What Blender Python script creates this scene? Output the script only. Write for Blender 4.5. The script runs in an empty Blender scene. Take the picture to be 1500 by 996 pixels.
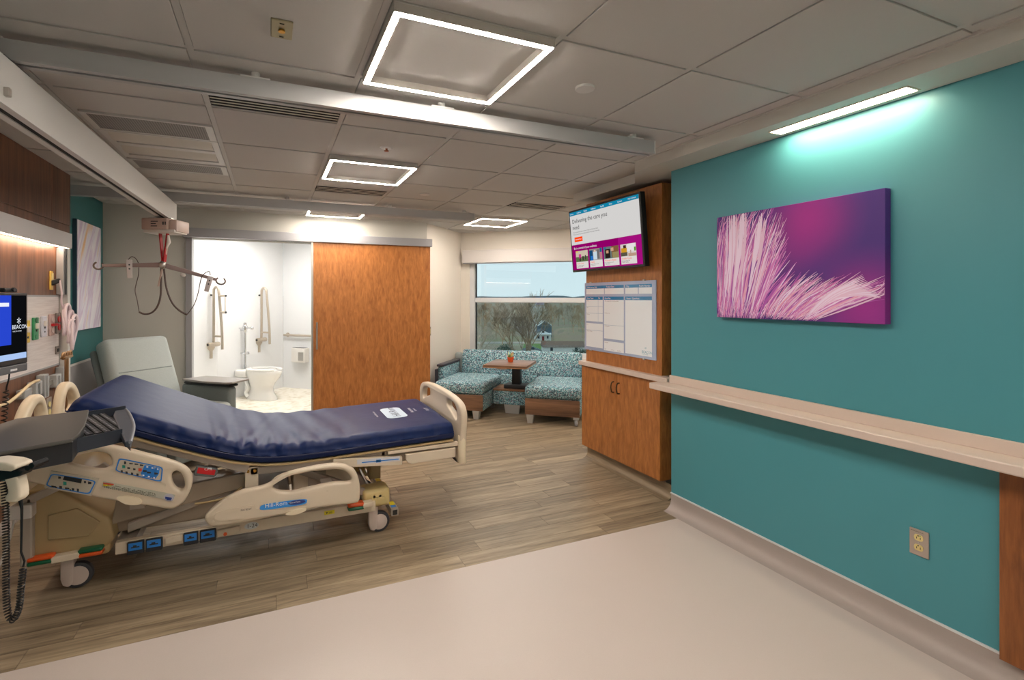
import bpy, bmesh, math, random
from mathutils import Vector, Matrix
R_=random.Random(7)
# ------------------------------------------------------------------ camera, world, exposure
FPX,CXP,HYP,TH,H,CD=734.28,715.48,435.5,0.41,1.42,0.9233
CZ=H+CD
SC=bpy.context.scene; COL=SC.collection
cd=bpy.data.cameras.new('camera'); cam=bpy.data.objects.new('camera',cd); COL.objects.link(cam)
cd.sensor_fit='HORIZONTAL'; cd.sensor_width=36.0; cd.lens=36.0*FPX/1500
cd.shift_x=(750-CXP)/1500; cd.shift_y=-(498-HYP)/1500
cd.clip_start=0.05; cd.clip_end=5000
cam.location=(0,0,H); cam.rotation_euler=(math.pi/2,0,-TH)
SC.camera=cam
SC.view_settings.view_transform='Standard'; SC.view_settings.look='None'
SC.view_settings.gamma=1.0; SC.view_settings.use_curve_mapping=False
SC.view_settings.exposure=0.18
wd=bpy.data.worlds.new('overcast_sky'); SC.world=wd; wd.use_nodes=True
nt=wd.node_tree; nt.nodes.clear()
_o=nt.nodes.new('ShaderNodeOutputWorld'); _b=nt.nodes.new('ShaderNodeBackground')
_tc=nt.nodes.new('ShaderNodeTexCoord'); _sp=nt.nodes.new('ShaderNodeSeparateXYZ'); _cr=nt.nodes.new('ShaderNodeValToRGB')
nt.links.new(_tc.outputs['Generated'],_sp.inputs[0]); nt.links.new(_sp.outputs[2],_cr.inputs[0])
_cr.color_ramp.elements[0].position=0.0; _cr.color_ramp.elements[0].color=(0.60,0.72,0.76,1)
_cr.color_ramp.elements[1].position=0.5; _cr.color_ramp.elements[1].color=(0.46,0.62,0.72,1)
nt.links.new(_cr.outputs[0],_b.inputs[0]); _b.inputs[1].default_value=1.2
nt.links.new(_b.outputs[0],_o.inputs[0])
LIGHT_STRIP=150.0      # luminaire radiances
LIGHT_LINEAR=38.0
LIGHT_BED=14.0
LIGHT_BATH=21.0
# ------------------------------------------------------------------ pixel helpers (photo frame 1500x996)
_F=Vector((math.sin(TH),math.cos(TH),0)); _R=Vector((math.cos(TH),-math.sin(TH),0)); _C=Vector((0,0,H))
def ray(x,y): return _F+_R*((x-CXP)/FPX)+Vector((0,0,(HYP-y)/FPX))
def wz(x,y,z=0.0): r=ray(x,y); return _C+r*((z-H)/r.z)
def wx(x,y,X): r=ray(x,y); return _C+r*(X/r.x)
def wy(x,y,Y): r=ray(x,y); return _C+r*(Y/r.y)
def wt(x,y,t): return _C+ray(x,y)*t
# ------------------------------------------------------------------ materials
def lin(c):
    return tuple(((v/255)/12.92 if v/255<=0.04045 else ((v/255+0.055)/1.055)**2.4) for v in c)
MATS={}
def mat(name,rgb,rough=0.5,metal=0.0,noise=0.0,nscale=40.0,bump=0.0,bscale=200.0,spec=0.5,coat=0.0,emit=None,estr=0.0,trans=0.0):
    if name in MATS: return MATS[name]
    m=bpy.data.materials.new(name); m.use_nodes=True; t=m.node_tree; p=t.nodes['Principled BSDF']
    c=lin(rgb); p.inputs['Base Color'].default_value=(*c,1); p.inputs['Roughness'].default_value=rough
    p.inputs['Metallic'].default_value=metal; p.inputs['Specular IOR Level'].default_value=spec
    if coat: p.inputs['Coat Weight'].default_value=coat; p.inputs['Coat Roughness'].default_value=0.15
    if trans: p.inputs['Transmission Weight'].default_value=trans
    if noise or bump:
        tc=t.nodes.new('ShaderNodeTexCoord')
    if noise:
        n=t.nodes.new('ShaderNodeTexNoise'); n.inputs['Scale'].default_value=nscale; n.inputs['Detail'].default_value=4
        t.links.new(tc.outputs['Object'],n.inputs['Vector'])
        mr=t.nodes.new('ShaderNodeMapRange'); mr.inputs[1].default_value=0.25; mr.inputs[2].default_value=0.75
        mr.inputs[3].default_value=1-noise; mr.inputs[4].default_value=1+noise
        t.links.new(n.outputs[0],mr.inputs[0])
        h=t.nodes.new('ShaderNodeVectorMath'); h.operation='SCALE'; h.inputs[0].default_value=c
        t.links.new(mr.outputs[0],h.inputs['Scale']); t.links.new(h.outputs[0],p.inputs['Base Color'])
    if bump:
        n2=t.nodes.new('ShaderNodeTexNoise'); n2.inputs['Scale'].default_value=bscale; n2.inputs['Detail'].default_value=3
        t.links.new(tc.outputs['Object'],n2.inputs['Vector'])
        b=t.nodes.new('ShaderNodeBump'); b.inputs['Strength'].default_value=bump; b.inputs['Distance'].default_value=0.01
        t.links.new(n2.outputs[0],b.inputs['Height']); t.links.new(b.outputs[0],p.inputs['Normal'])
    if emit is not None:
        p.inputs['Emission Color'].default_value=(*lin(emit),1); p.inputs['Emission Strength'].default_value=estr
    MATS[name]=m; return m
def emat(name,rgb,strength):
    if name in MATS: return MATS[name]
    m=bpy.data.materials.new(name); m.use_nodes=True; t=m.node_tree; t.nodes.clear()
    o=t.nodes.new('ShaderNodeOutputMaterial'); e=t.nodes.new('ShaderNodeEmission')
    e.inputs[0].default_value=(*lin(rgb),1); e.inputs[1].default_value=strength; t.links.new(e.outputs[0],o.inputs[0])
    MATS[name]=m; return m
def wood(name,dark,light,axis='Z',scale=9.0,stretch=14.0,rough=0.4,random_tint=0.0,coat=0.0,fine=60.0):
    if name in MATS: return MATS[name]
    m=bpy.data.materials.new(name); m.use_nodes=True; t=m.node_tree; p=t.nodes['Principled BSDF']
    tc=t.nodes.new('ShaderNodeTexCoord'); mp=t.nodes.new('ShaderNodeMapping')
    s=[scale]*3; s['XYZ'.index(axis)]=scale/stretch; mp.inputs['Scale'].default_value=s
    oi=t.nodes.new('ShaderNodeObjectInfo'); vm=t.nodes.new('ShaderNodeVectorMath'); vm.operation='SCALE'
    vm.inputs[0].default_value=(17,31,23); t.links.new(oi.outputs['Random'],vm.inputs['Scale'])
    ad=t.nodes.new('ShaderNodeVectorMath'); ad.operation='ADD'
    t.links.new(tc.outputs['Object'],ad.inputs[0])
    if random_tint: t.links.new(vm.outputs[0],ad.inputs[1])
    t.links.new(ad.outputs[0],mp.inputs[0])
    n=t.nodes.new('ShaderNodeTexNoise'); n.inputs['Scale'].default_value=1.0; n.inputs['Detail'].default_value=6; n.inputs['Roughness'].default_value=0.62; n.inputs['Distortion'].default_value=0.6
    t.links.new(mp.outputs[0],n.inputs['Vector'])
    mp2=t.nodes.new('ShaderNodeMapping'); s2=[fine]*3; s2['XYZ'.index(axis)]=fine/12; mp2.inputs['Scale'].default_value=s2
    t.links.new(ad.outputs[0],mp2.inputs[0])
    n2=t.nodes.new('ShaderNodeTexNoise'); n2.inputs['Scale'].default_value=1.0; n2.inputs['Detail'].default_value=3
    t.links.new(mp2.outputs[0],n2.inputs['Vector'])
    mx=t.nodes.new('ShaderNodeMath'); mx.operation='MULTIPLY_ADD'; mx.inputs[1].default_value=0.45
    t.links.new(n2.outputs[0],mx.inputs[0]); t.links.new(n.outputs[0],mx.inputs[2])
    cr=t.nodes.new('ShaderNodeValToRGB'); e=cr.color_ramp.elements
    e[0].position=0.50; e[0].color=(*lin(dark),1); e[1].position=0.94; e[1].color=(*lin(light),1)
    t.links.new(mx.outputs[0],cr.inputs[0])
    if random_tint:
        mr=t.nodes.new('ShaderNodeMapRange'); mr.inputs[3].default_value=1-random_tint; mr.inputs[4].default_value=1+random_tint
        t.links.new(oi.outputs['Random'],mr.inputs[0]); sc=t.nodes.new('ShaderNodeVectorMath'); sc.operation='SCALE'
        t.links.new(cr.outputs[0],sc.inputs[0]); t.links.new(mr.outputs[0],sc.inputs['Scale']); t.links.new(sc.outputs[0],p.inputs['Base Color'])
    else: t.links.new(cr.outputs[0],p.inputs['Base Color'])
    p.inputs['Roughness'].default_value=rough
    if coat: p.inputs['Coat Weight'].default_value=coat; p.inputs['Coat Roughness'].default_value=0.25
    MATS[name]=m; return m
# ------------------------------------------------------------------ mesh builder
class MB:
    def __init__(s): s.v=[]; s.f=[]; s.m=[]; s.k=0
    def add(s,vs,fs):
        o=len(s.v); s.v+=[Vector(q) for q in vs]; s.f+=[tuple(i+o for i in q) for q in fs]; s.m+=[s.k]*len(fs); return s
    def box(s,x0,y0,z0,x1,y1,z1,M=None):
        vs=[Vector((x,y,z)) for z in (z0,z1) for y in (y0,y1) for x in (x0,x1)]
        if M is not None: vs=[M@q for q in vs]
        return s.add(vs,[(0,2,3,1),(4,5,7,6),(0,1,5,4),(2,6,7,3),(0,4,6,2),(1,3,7,5)])
    def quad(s,a,b,c,d): return s.add([a,b,c,d],[(0,1,2,3)])
    def prism(s,poly,vec):
        n=len(poly); a=[Vector(q) for q in poly]; vec=Vector(vec); b=[q+vec for q in a]
        fs=[tuple(range(n))[::-1],tuple(range(n,2*n))]+[(i,(i+1)%n,(i+1)%n+n,i+n) for i in range(n)]
        return s.add(a+b,fs)
    def cyl(s,p0,p1,r0,r1=None,n=16,cap=True):
        p0=Vector(p0);p1=Vector(p1); r1=r0 if r1 is None else r1
        d=(p1-p0).normalized(); a=d.orthogonal().normalized(); b=d.cross(a)
        vs=[p0+(a*math.cos(2*math.pi*i/n)+b*math.sin(2*math.pi*i/n))*r0 for i in range(n)]+[p1+(a*math.cos(2*math.pi*i/n)+b*math.sin(2*math.pi*i/n))*r1 for i in range(n)]
        fs=[(i,(i+1)%n,(i+1)%n+n,i+n) for i in range(n)]
        if cap: fs+=[tuple(range(n))[::-1],tuple(range(n,2*n))]
        return s.add(vs,fs)
    def tube(s,pts,r,n=8,closed=False):
        P=[Vector(q) for q in pts]; m=len(P); rs=r if isinstance(r,(list,tuple)) else [r]*m
        prev=None; vs=[]
        for i in range(m):
            if closed: d=P[(i+1)%m]-P[i-1]
            else: d=P[min(i+1,m-1)]-P[max(i-1,0)]
            d=d.normalized() if d.length>1e-9 else Vector((0,0,1))
            a=d.orthogonal().normalized() if prev is None else (prev-d*prev.dot(d))
            a=a.normalized() if a.length>1e-6 else d.orthogonal().normalized()
            prev=a; b=d.cross(a)
            vs+=[P[i]+(a*math.cos(2*math.pi*k/n)+b*math.sin(2*math.pi*k/n))*rs[i] for k in range(n)]
        fs=[]
        for i in range(m if closed else m-1):
            j=(i+1)%m
            fs+=[(i*n+k,i*n+(k+1)%n,j*n+(k+1)%n,j*n+k) for k in range(n)]
        if not closed: fs+=[tuple(range(n))[::-1],tuple(range((m-1)*n,m*n))]
        return s.add(vs,fs)
    def lathe(s,prof,c=(0,0,0),n=24,sx=1,sy=1):
        vs=[];c=Vector(c); m=len(prof)
        for r,z in prof: vs+=[c+Vector((sx*r*math.cos(2*math.pi*k/n),sy*r*math.sin(2*math.pi*k/n),z)) for k in range(n)]
        fs=[(i*n+k,i*n+(k+1)%n,(i+1)*n+(k+1)%n,(i+1)*n+k) for i in range(m-1) for k in range(n)]
        fs+=[tuple(range(n))[::-1],tuple(range((m-1)*n,m*n))]
        return s.add(vs,fs)
    def ball(s,c,r,n=12,sx=1,sy=1,sz=1):
        pr=[(max(1e-4,r*math.sin(math.pi*i/n)),-r*sz*math.cos(math.pi*i/n)) for i in range(n+1)]
        return s.lathe(pr,c,n*2,sx,sy)
    def grid(s,P,closeu=False):
        a=len(P); b=len(P[0]); vs=[q for row in P for q in row]; fs=[]
        for i in range(a-1):
            for j in range(b if closeu else b-1):
                k=(j+1)%b; fs.append((i*b+j,i*b+k,(i+1)*b+k,(i+1)*b+j))
        return s.add(vs,fs)
    def build(s,name,m,parent=None,bevel=0.0,seg=2,smooth=0.0,org=None,tri=False,subsurf=0):
        me=bpy.data.meshes.new(name)
        off=Vector(org) if org is not None else (Vector(parent['_o']) if parent is not None and '_o' in parent else Vector())
        me.from_pydata([tuple(q-off) for q in s.v],[],s.f)
        ms=m if isinstance(m,(list,tuple)) else [m]
        for q in ms: me.materials.append(q)
        if len(ms)>1: me.polygons.foreach_set('material_index',s.m)
        bm=bmesh.new(); bm.from_mesh(me)
        bmesh.ops.recalc_face_normals(bm,faces=bm.faces)
        if bevel:
            es=[e for e in bm.edges if len(e.link_faces)==2 and e.calc_face_angle(0)>0.5]
            if es: bmesh.ops.bevel(bm,geom=es,offset=bevel,segments=seg,affect='EDGES',profile=0.5,clamp_overlap=True)
        if smooth:
            for f in bm.faces: f.smooth=True
            for e in bm.edges:
                if len(e.link_faces)==2 and e.calc_face_angle(0)>smooth: e.smooth=False
        bm.to_mesh(me); bm.free()
        o=bpy.data.objects.new(name,me); COL.objects.link(o)
        if parent is not None:
            o.parent=parent; o['_o']=tuple(off)
        elif org is not None: o.location=off; o['_o']=tuple(off)
        else: o['_o']=(0,0,0)
        if subsurf:
            md=o.modifiers.new('subsurf','SUBSURF'); md.levels=subsurf; md.render_levels=subsurf
        return o
def catmull(pts,k=6,closed=True):
    n=len(pts); out=[]; P=[Vector(p) for p in pts]
    for i in range(n if closed else n-1):
        g=lambda q:(P[q%n] if closed else P[max(0,min(n-1,q))])
        a,b,c,d=g(i-1),g(i),g(i+1),g(i+2)
        for j in range(k):
            t=j/k; out.append(0.5*((2*b)+(c-a)*t+(2*a-5*b+4*c-d)*t*t+(3*b-a-3*c+d)*t**3))
    if not closed: out.append(P[-1])
    return out
def _curve_mesh(cu,name):
    o=bpy.data.objects.new('tmp',cu); COL.objects.link(o)
    dg=bpy.context.evaluated_depsgraph_get(); me=bpy.data.meshes.new_from_object(o.evaluated_get(dg),depsgraph=dg)
    bpy.data.objects.remove(o); bpy.data.curves.remove(cu); me.name=name; return me
def plate(name,loops,thick,bev,M,m,parent,smooth=True):
    """flat plate with holes: loops of 2D points in plane coords; M maps (a,b,c) to thing-world"""
    cu=bpy.data.curves.new('tmp','CURVE'); cu.dimensions='2D'; cu.fill_mode='BOTH'
    cu.extrude=max(0.0001,thick/2-bev); cu.bevel_depth=bev; cu.bevel_resolution=2; cu.offset=-bev
    for lp in loops:
        sp=cu.splines.new('POLY'); sp.points.add(len(lp)-1); sp.use_cyclic_u=True
        for i,q in enumerate(lp): sp.points[i].co=(q[0],q[1],0,1)
    me=_curve_mesh(cu,name)
    off=Vector(parent['_o']) if parent is not None else Vector()
    me.transform(Matrix.Translation(-off)@M)
    me.materials.clear(); me.materials.append(m)
    bm=bmesh.new(); bm.from_mesh(me); bmesh.ops.remove_doubles(bm,verts=bm.verts,dist=1e-5); bmesh.ops.recalc_face_normals(bm,faces=bm.faces)
    if smooth:
        for f in bm.faces: f.smooth=True
        for e in bm.edges:
            if len(e.link_faces)==2 and e.calc_face_angle(0)>0.7: e.smooth=False
    bm.to_mesh(me); bm.free()
    o=bpy.data.objects.new(name,me); COL.objects.link(o); o.parent=parent; o['_o']=tuple(off); return o
def frame(o,ax,up):
    """matrix with local x along ax, local y along up, origin o"""
    x=Vector(ax).normalized(); y=Vector(up); y=(y-x*y.dot(x)).normalized(); z=x.cross(y)
    M=Matrix((x,y,z)).transposed().to_4x4(); M.translation=Vector(o); return M
MX=lambda X: Matrix(((0,0,1,X),(1,0,0,0),(0,1,0,0),(0,0,0,1)))     # (Y,z) -> plane X
MY=lambda Y: Matrix(((1,0,0,0),(0,0,-1,Y),(0,1,0,0),(0,0,0,1)))    # (X,z) -> plane Y (c towards -Y)
def text(name,items,m,parent,depth=0.0002):
    """items: (string,size,matrix[,align]) joined as one flat print"""
    mb=MB()
    for it in items:
        cu=bpy.data.curves.new('t','FONT'); cu.body=it[0]; cu.size=it[1]; cu.resolution_u=2
        if len(it)>3: cu.align_x=it[3]
        me=_curve_mesh(cu,'t'); M=it[2]
        mb.add([M@v.co for v in me.vertices],[tuple(p.vertices) for p in me.polygons]); bpy.data.meshes.remove(me)
    me=bpy.data.meshes.new(name); off=Vector(parent['_o'])
    me.from_pydata([tuple(q-off) for q in mb.v],[],mb.f); me.materials.append(m)
    o=bpy.data.objects.new(name,me); COL.objects.link(o); o.parent=parent; o['_o']=tuple(off); return o
def thing(name,label,cat,loc=(0,0,0),rotz=0.0,group=None,local=False):
    o=bpy.data.objects.new(name,None); COL.objects.link(o); o.empty_display_size=0.1
    o.location=loc; o.rotation_euler=(0,0,rotz); o['label']=label; o['category']=cat
    if group: o['group']=group
    o['_o']=(0,0,0) if local else tuple(loc)
    return o
def tag(o,label,cat,group=None,kind=None):
    o['label']=label; o['category']=cat
    if group: o['group']=group
    if kind: o['kind']=kind
    return o
def struct(o): o['kind']='structure'; return o
def copytree(o,parent=None):
    c=o.copy(); COL.objects.link(c)
    if parent is not None: c.parent=parent
    for ch in [q for q in o.children]: copytree(ch,c)
    return c
# common materials
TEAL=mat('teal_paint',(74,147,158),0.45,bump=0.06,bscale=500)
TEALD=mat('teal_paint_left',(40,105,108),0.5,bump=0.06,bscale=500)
GREIGE=mat('greige_paint',(196,194,185),0.55,bump=0.05,bscale=500)
CREAM=mat('cream_paint',(220,213,202),0.55,bump=0.05,bscale=500)
WHITEW=mat('white_wall_panel',(232,233,234),0.35)
CEILT=mat('ceiling_tile_white',(194,191,187),0.85,noise=0.02,nscale=300,bump=0.12,bscale=900)
CEILG=mat('ceiling_grid_white',(190,187,183),0.5)
SOFF=mat('soffit_white',(200,197,190),0.6)
PALEV=mat('pale_vinyl',(203,191,184),0.42,noise=0.025,nscale=220)
BASEV=mat('pale_vinyl_base',(172,160,153),0.42,noise=0.02,nscale=220)
CHERRY=wood('cherry_laminate',(146,86,40),(192,126,66),'Z',30,4,0.38,fine=190)
WALNUT=wood('walnut_laminate',(78,47,31),(128,84,56),'Z',14,16,0.42)
PLANK=wood('plank_vinyl',(104,89,70),(174,156,129),'X',16,16,0.42,random_tint=0.16,fine=90)
SOLID=mat('solid_surface_pale',(214,196,184),0.4,noise=0.03,nscale=700)
STEEL=mat('brushed_steel',(190,186,180),0.32,1.0)
CHROME=mat('chrome',(225,226,228),0.08,1.0)
BLACK=mat('black_plastic',(18,19,22),0.4)
DGREY=mat('dark_grey_plastic',(52,54,58),0.45)
ALU=mat('white_aluminium',(206,204,200),0.4)
ALUG=mat('grey_aluminium',(160,160,163),0.38,0.3)
# ================================================================== SETTING
RY=2.47; WE=2.60            # right wall plane, its end
YB=5.98; XL=-1.5; YF=-2.6
BA=Vector((1.75,5.98,0)); BB=Vector((2.50,6.74,0)); BD=Vector((1.24,-1.04,0)).normalized(); BN=Vector((BD.y,-BD.x,0))  # bay corner, window wall dir, into the room
BE=BB+BD*2.75
def wallseg(name,p0,p1,z0,z1,out,m,th=0.12):
    p0=Vector(p0);p1=Vector(p1);o=Vector(out).normalized()*th
    mb=MB(); mb.prism([(p0.x,p0.y,z0),(p1.x,p1.y,z0),(p1.x+o.x,p1.y+o.y,z0),(p0.x+o.x,p0.y+o.y,z0)],(0,0,z1-z0))
    return struct(mb.build(name,m))
ZT=CZ+0.05
# right teal wall (ends in an outside corner) and the recess that holds the tall cabinet
mb=MB(); mb.prism([(RY,YF,0),(RY,WE,0),(3.0,WE,0),(3.0,WE-0.1,0),(RY+0.12,WE-0.1,0),(RY+0.12,YF,0)],(0,0,ZT)); struct(mb.build('wall_right',TEAL))
wallseg('wall_recess',(3.02,WE,0),(3.02,3.80,0),0,ZT,(1,0,0),GREIGE)
wallseg('wall_recess_side',(3.02,3.80,0),(4.62,3.80,0),0,ZT,(0,-1,0),CREAM)
wallseg('wall_bay_end',(4.62,3.80,0),(BE.x,BE.y,0),0,ZT,(1,0,0),CREAM)
wallseg('wall_behind',(XL-.12,YF,0),(RY+.12,YF,0),0,ZT,(0,-1,0),CREAM)
wallseg('wall_bay_side',(BA.x,BA.y,0),(BB.x,BB.y,0),0,ZT,(-1,1,0),CREAM)
# left wall: teal above a grey wainscot
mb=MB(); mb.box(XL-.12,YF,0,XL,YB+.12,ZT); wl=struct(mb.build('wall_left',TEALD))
mb=MB(); mb.box(XL,4.72,0.1,XL+.006,YB,0.86); mb.build('wainscot',mat('grey_wainscot',(150,148,150),0.5),wl)
mb=MB(); mb.box(XL,4.72,0.855,XL+.012,YB,0.872); mb.build('wainscot_cap',ALU,wl)
# back wall with the bathroom opening
mb=MB(); mb.box(XL,YB,0,-0.75,YB+.12,ZT); mb.box(0.55,YB,0,BA.x+.02,YB+.12,ZT); mb.box(-0.75,YB,2.03,0.55,YB+.12,ZT)
struct(mb.build('wall_back',GREIGE))
mb=MB(); mb.box(-0.80,YB-.02,0,-0.745,YB+.125,2.035); struct(mb.build('trim_1',ALUG))
mb=MB(); mb.box(XL,YB-.012,0,-0.80,YB,0.1); mb.box(1.72,YB-.012,0,1.75,YB,0.1); struct(mb.build('baseboard_back',BASEV))
# window wall
def wq(u,v,z): return BB+BD*u+BN*v+Vector((0,0,z))
mb=MB()
U0,U1,ZS,ZH=0.13,2.3,0.60,2.02
for (a,b,c,d) in ((-.1,U0,0,ZT),(U1,2.85,0,ZT),(U0,U1,0,ZS),(U0,U1,ZH,ZT)):
    mb.prism([wq(a,0,c),wq(b,0,c),wq(b,-.16,c),wq(a,-.16,c)],(0,0,d-c))
struct(mb.build('wall_window',CREAM))
# window: aluminium frame, transom, two panes
FR=mat('window_frame_white',(205,206,208),0.4); SEAL=mat('window_seal_black',(25,27,30),0.5)
win=thing('window_1','x','x',wq(0,-.1,0)); del win['label']; del win['category']; struct(win)
def ubox(mb,u0,u1,v0,v1,z0,z1): mb.prism([wq(u0,v0,z0),wq(u1,v0,z0),wq(u1,v1,z0),wq(u0,v1,z0)],(0,0,z1-z0))
mb=MB(); ubox(mb,U0,U0+.07,-.13,-.01,ZS,ZH); ubox(mb,U1-.07,U1,-.13,-.01,ZS,ZH); ubox(mb,U0,U1,-.13,-.01,ZS,ZS+.06); ubox(mb,U0,U1,-.13,-.01,ZH-.05,ZH); mb.build('window_frame',FR,win,bevel=.004)
mb=MB(); ubox(mb,U0+.07,U1-.07,-.12,-.03,1.347,1.415); mb.build('transom',FR,win,bevel=.004)
mb=MB(); 
for z0,z1 in ((ZS+.06,1.347),(1.415,ZH-.05)):
    ubox(mb,U0+.07,U0+.082,-.10,-.06,z0,z1); ubox(mb,U1-.082,U1-.07,-.10,-.06,z0,z1)
mb.build('seal',SEAL,win)
g=bpy.data.materials.new('window_glass'); g.use_nodes=True; t=g.node_tree; t.nodes.clear()
o_=t.nodes.new('ShaderNodeOutputMaterial'); tr=t.nodes.new('ShaderNodeBsdfTransparent'); gl=t.nodes.new('ShaderNodeBsdfGlossy'); gl.inputs['Roughness'].default_value=0.0
gl.inputs[0].default_value=(0.9,0.95,1,1); tr.inputs[0].default_value=(0.93,0.96,0.96,1)
fr_=t.nodes.new('ShaderNodeFresnel'); fr_.inputs[0].default_value=1.65; mx_=t.nodes.new('ShaderNodeMixShader')
t.links.new(fr_.outputs[0],mx_.inputs[0]); t.links.new(tr.outputs[0],mx_.inputs[1]); t.links.new(gl.outputs[0],mx_.inputs[2]); t.links.new(mx_.outputs[0],o_.inputs[0])
for z0,z1 in ((ZS+.06,1.347),(1.415,ZH-.05)):
    mb=MB(); ubox(mb,U0+.075,U1-.075,-.084,-.078,z0,z1); mb.build('pane',g,win)
mb=MB(); ubox(mb,U0-.02,U1+.02,-.01,.06,ZS-.03,ZS); struct(mb.build('trim_2',SOLID,bevel=.004))
# floors
mb=MB(); mb.box(XL,YF,-.1,RY,2.47,0); struct(mb.build('floor',PALEV))
FP=[(XL,2.47),(RY,2.47),(RY,WE),(3.02,WE),(3.02,3.80),(4.62,3.80),(BE.x,BE.y),(BB.x,BB.y),(BA.x,BA.y),(XL,YB)]
def clip(poly,x0,y0,x1,y1):
    def cut(P,ins,inter):
        out=[]
        for i in range(len(P)):
            a,b=P[i-1],P[i]
            if ins(b):
                if not ins(a): out.append(inter(a,b))
                out.append(b)
            elif ins(a): out.append(inter(a,b))
        return out
    ix=lambda X:(lambda a,b:(X,a[1]+(b[1]-a[1])*(X-a[0])/(b[0]-a[0])))
    iy=lambda Y:(lambda a,b:(a[0]+(b[0]-a[0])*(Y-a[1])/(b[1]-a[1]),Y))
    P=list(poly)
    for ins,inter in ((lambda q:q[0]>=x0,ix(x0)),(lambda q:q[0]<=x1,ix(x1)),(lambda q:q[1]>=y0,iy(y0)),(lambda q:q[1]<=y1,iy(y1))):
        if len(P)<3: return []
        P=cut(P,ins,inter)
    out=[]
    for q in P:
        if not out or abs(q[0]-out[-1][0])+abs(q[1]-out[-1][1])>1e-4: out.append(q)
    if len(out)>1 and abs(out[0][0]-out[-1][0])+abs(out[0][1]-out[-1][1])<1e-4: out.pop()
    return out
def area(P): return abs(sum(P[i-1][0]*P[i][1]-P[i][0]*P[i-1][1] for i in range(len(P))))/2
mb=MB(); mb.prism([(x,y,-.1) for x,y in FP],(0,0,.092)); fw=struct(mb.build('floor_wood',mat('plank_joint',(74,64,52),0.7)))
PW,PLN=.125,.92; row=0; y=2.47; npl=0
_pm={}
while y<6.8:
    x=XL-R_.uniform(0.05,PLN-.05)
    while x<4.62:
        P=clip(FP,x+.0009,y+.0009,x+PLN-.0009,y+PW-.0009)
        if len(P)>=3 and area(P)>.002 :
            full=len(P)==4 and abs(area(P)-(PLN-.0018)*(PW-.0018))<1e-4
            if full:
                if 'f' not in _pm:
                    q=MB(); q.box(.0009,.0009,-.008,PLN-.0009,PW-.0009,0); o=q.build('plank',PLANK,fw,org=(0,0,0)); _pm['f']=o.data
                else:
                    o=bpy.data.objects.new('plank',_pm['f']); COL.objects.link(o); o.parent=fw
                o.location=(x,y,0); npl+=1
            else:
                q=MB(); q.prism([(a,b,-.008) for a,b in P],(0,0,.008)); q.build('plank',PLANK,fw,org=(0,0,0)); npl+=1
        x+=PLN
    y+=PW; row+=1
# coved base along the teal wall: upstand, quarter-round toe, metal cap
def cove(path_y0,path_y1,X,h,r,m,name,sub=10):
    prof=[(X,h),(X-.006,h)]+[(X-.006-r+r*math.cos(a),r-r*math.sin(a)+.0) for a in [math.pi/2*i/sub for i in range(sub+1)]]+[(X,0)]
    mb=MB(); mb.prism([(a,path_y0,b) for a,b in prof],(0,path_y1-path_y0,0)); return mb.build(name,m,smooth=.6)
br=struct(cove(YF,WE-.005,RY,.105,.07,BASEV,'baseboard_right'))
mb=MB(); mb.box(RY-.010,YF,.105,RY,WE,.112); mb.build('cap_strip',mat('cap_strip_pale',(222,222,222),.4),br)
# flash-coved plank vinyl round the wall end
mb=MB(); mb.box(RY+.005,WE,0,3.02,WE+.008,.11); struct(mb.build('baseboard_recess',BASEV))
# ------------------------------------------------------------------ ceiling grid
GX,GY,GS=-0.2741,1.5273,0.6097
CP=[(XL,YF),(2.262,YF),(2.262,2.715),(2.48,2.98),(2.48,3.80),(4.62,3.80),(BE.x,BE.y),(BB.x,BB.y),(BA.x,BA.y),(XL,YB)]
mb=MB(); mb.prism([(x,y,CZ+.012) for x,y in CP],(0,0,.04)); ce=struct(mb.build('ceiling',CEILG))
LIGHTC={(1,0),(1,3),(1,6),(4,6),(1,-3),(1,-6),(6,4)}; SLOTC={(0,1),(1,4),(4,4)}
mb=MB()
for i in range(-2,9):
    X=GX+GS*i
    P=clip(CP,X-.012,-9,X+.012,9)
    if len(P)>=3: mb.prism([(a,b,CZ) for a,b in P],(0,0,.012))
mb.build('grid_runner',CEILG,ce)
mb=MB()
for j in range(-7,9):
    Y=GY+GS*j
    for i in range(-3,8):
        P=clip(CP,GX+GS*i+.012,Y-.012,GX+GS*(i+1)-.012,Y+.012)
        if len(P)>=3 and area(P)>1e-4: mb.prism([(a,b,CZ+.0005) for a,b in P],(0,0,.0115))
mb.build('grid_cross_tee',CEILG,ce)
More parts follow.
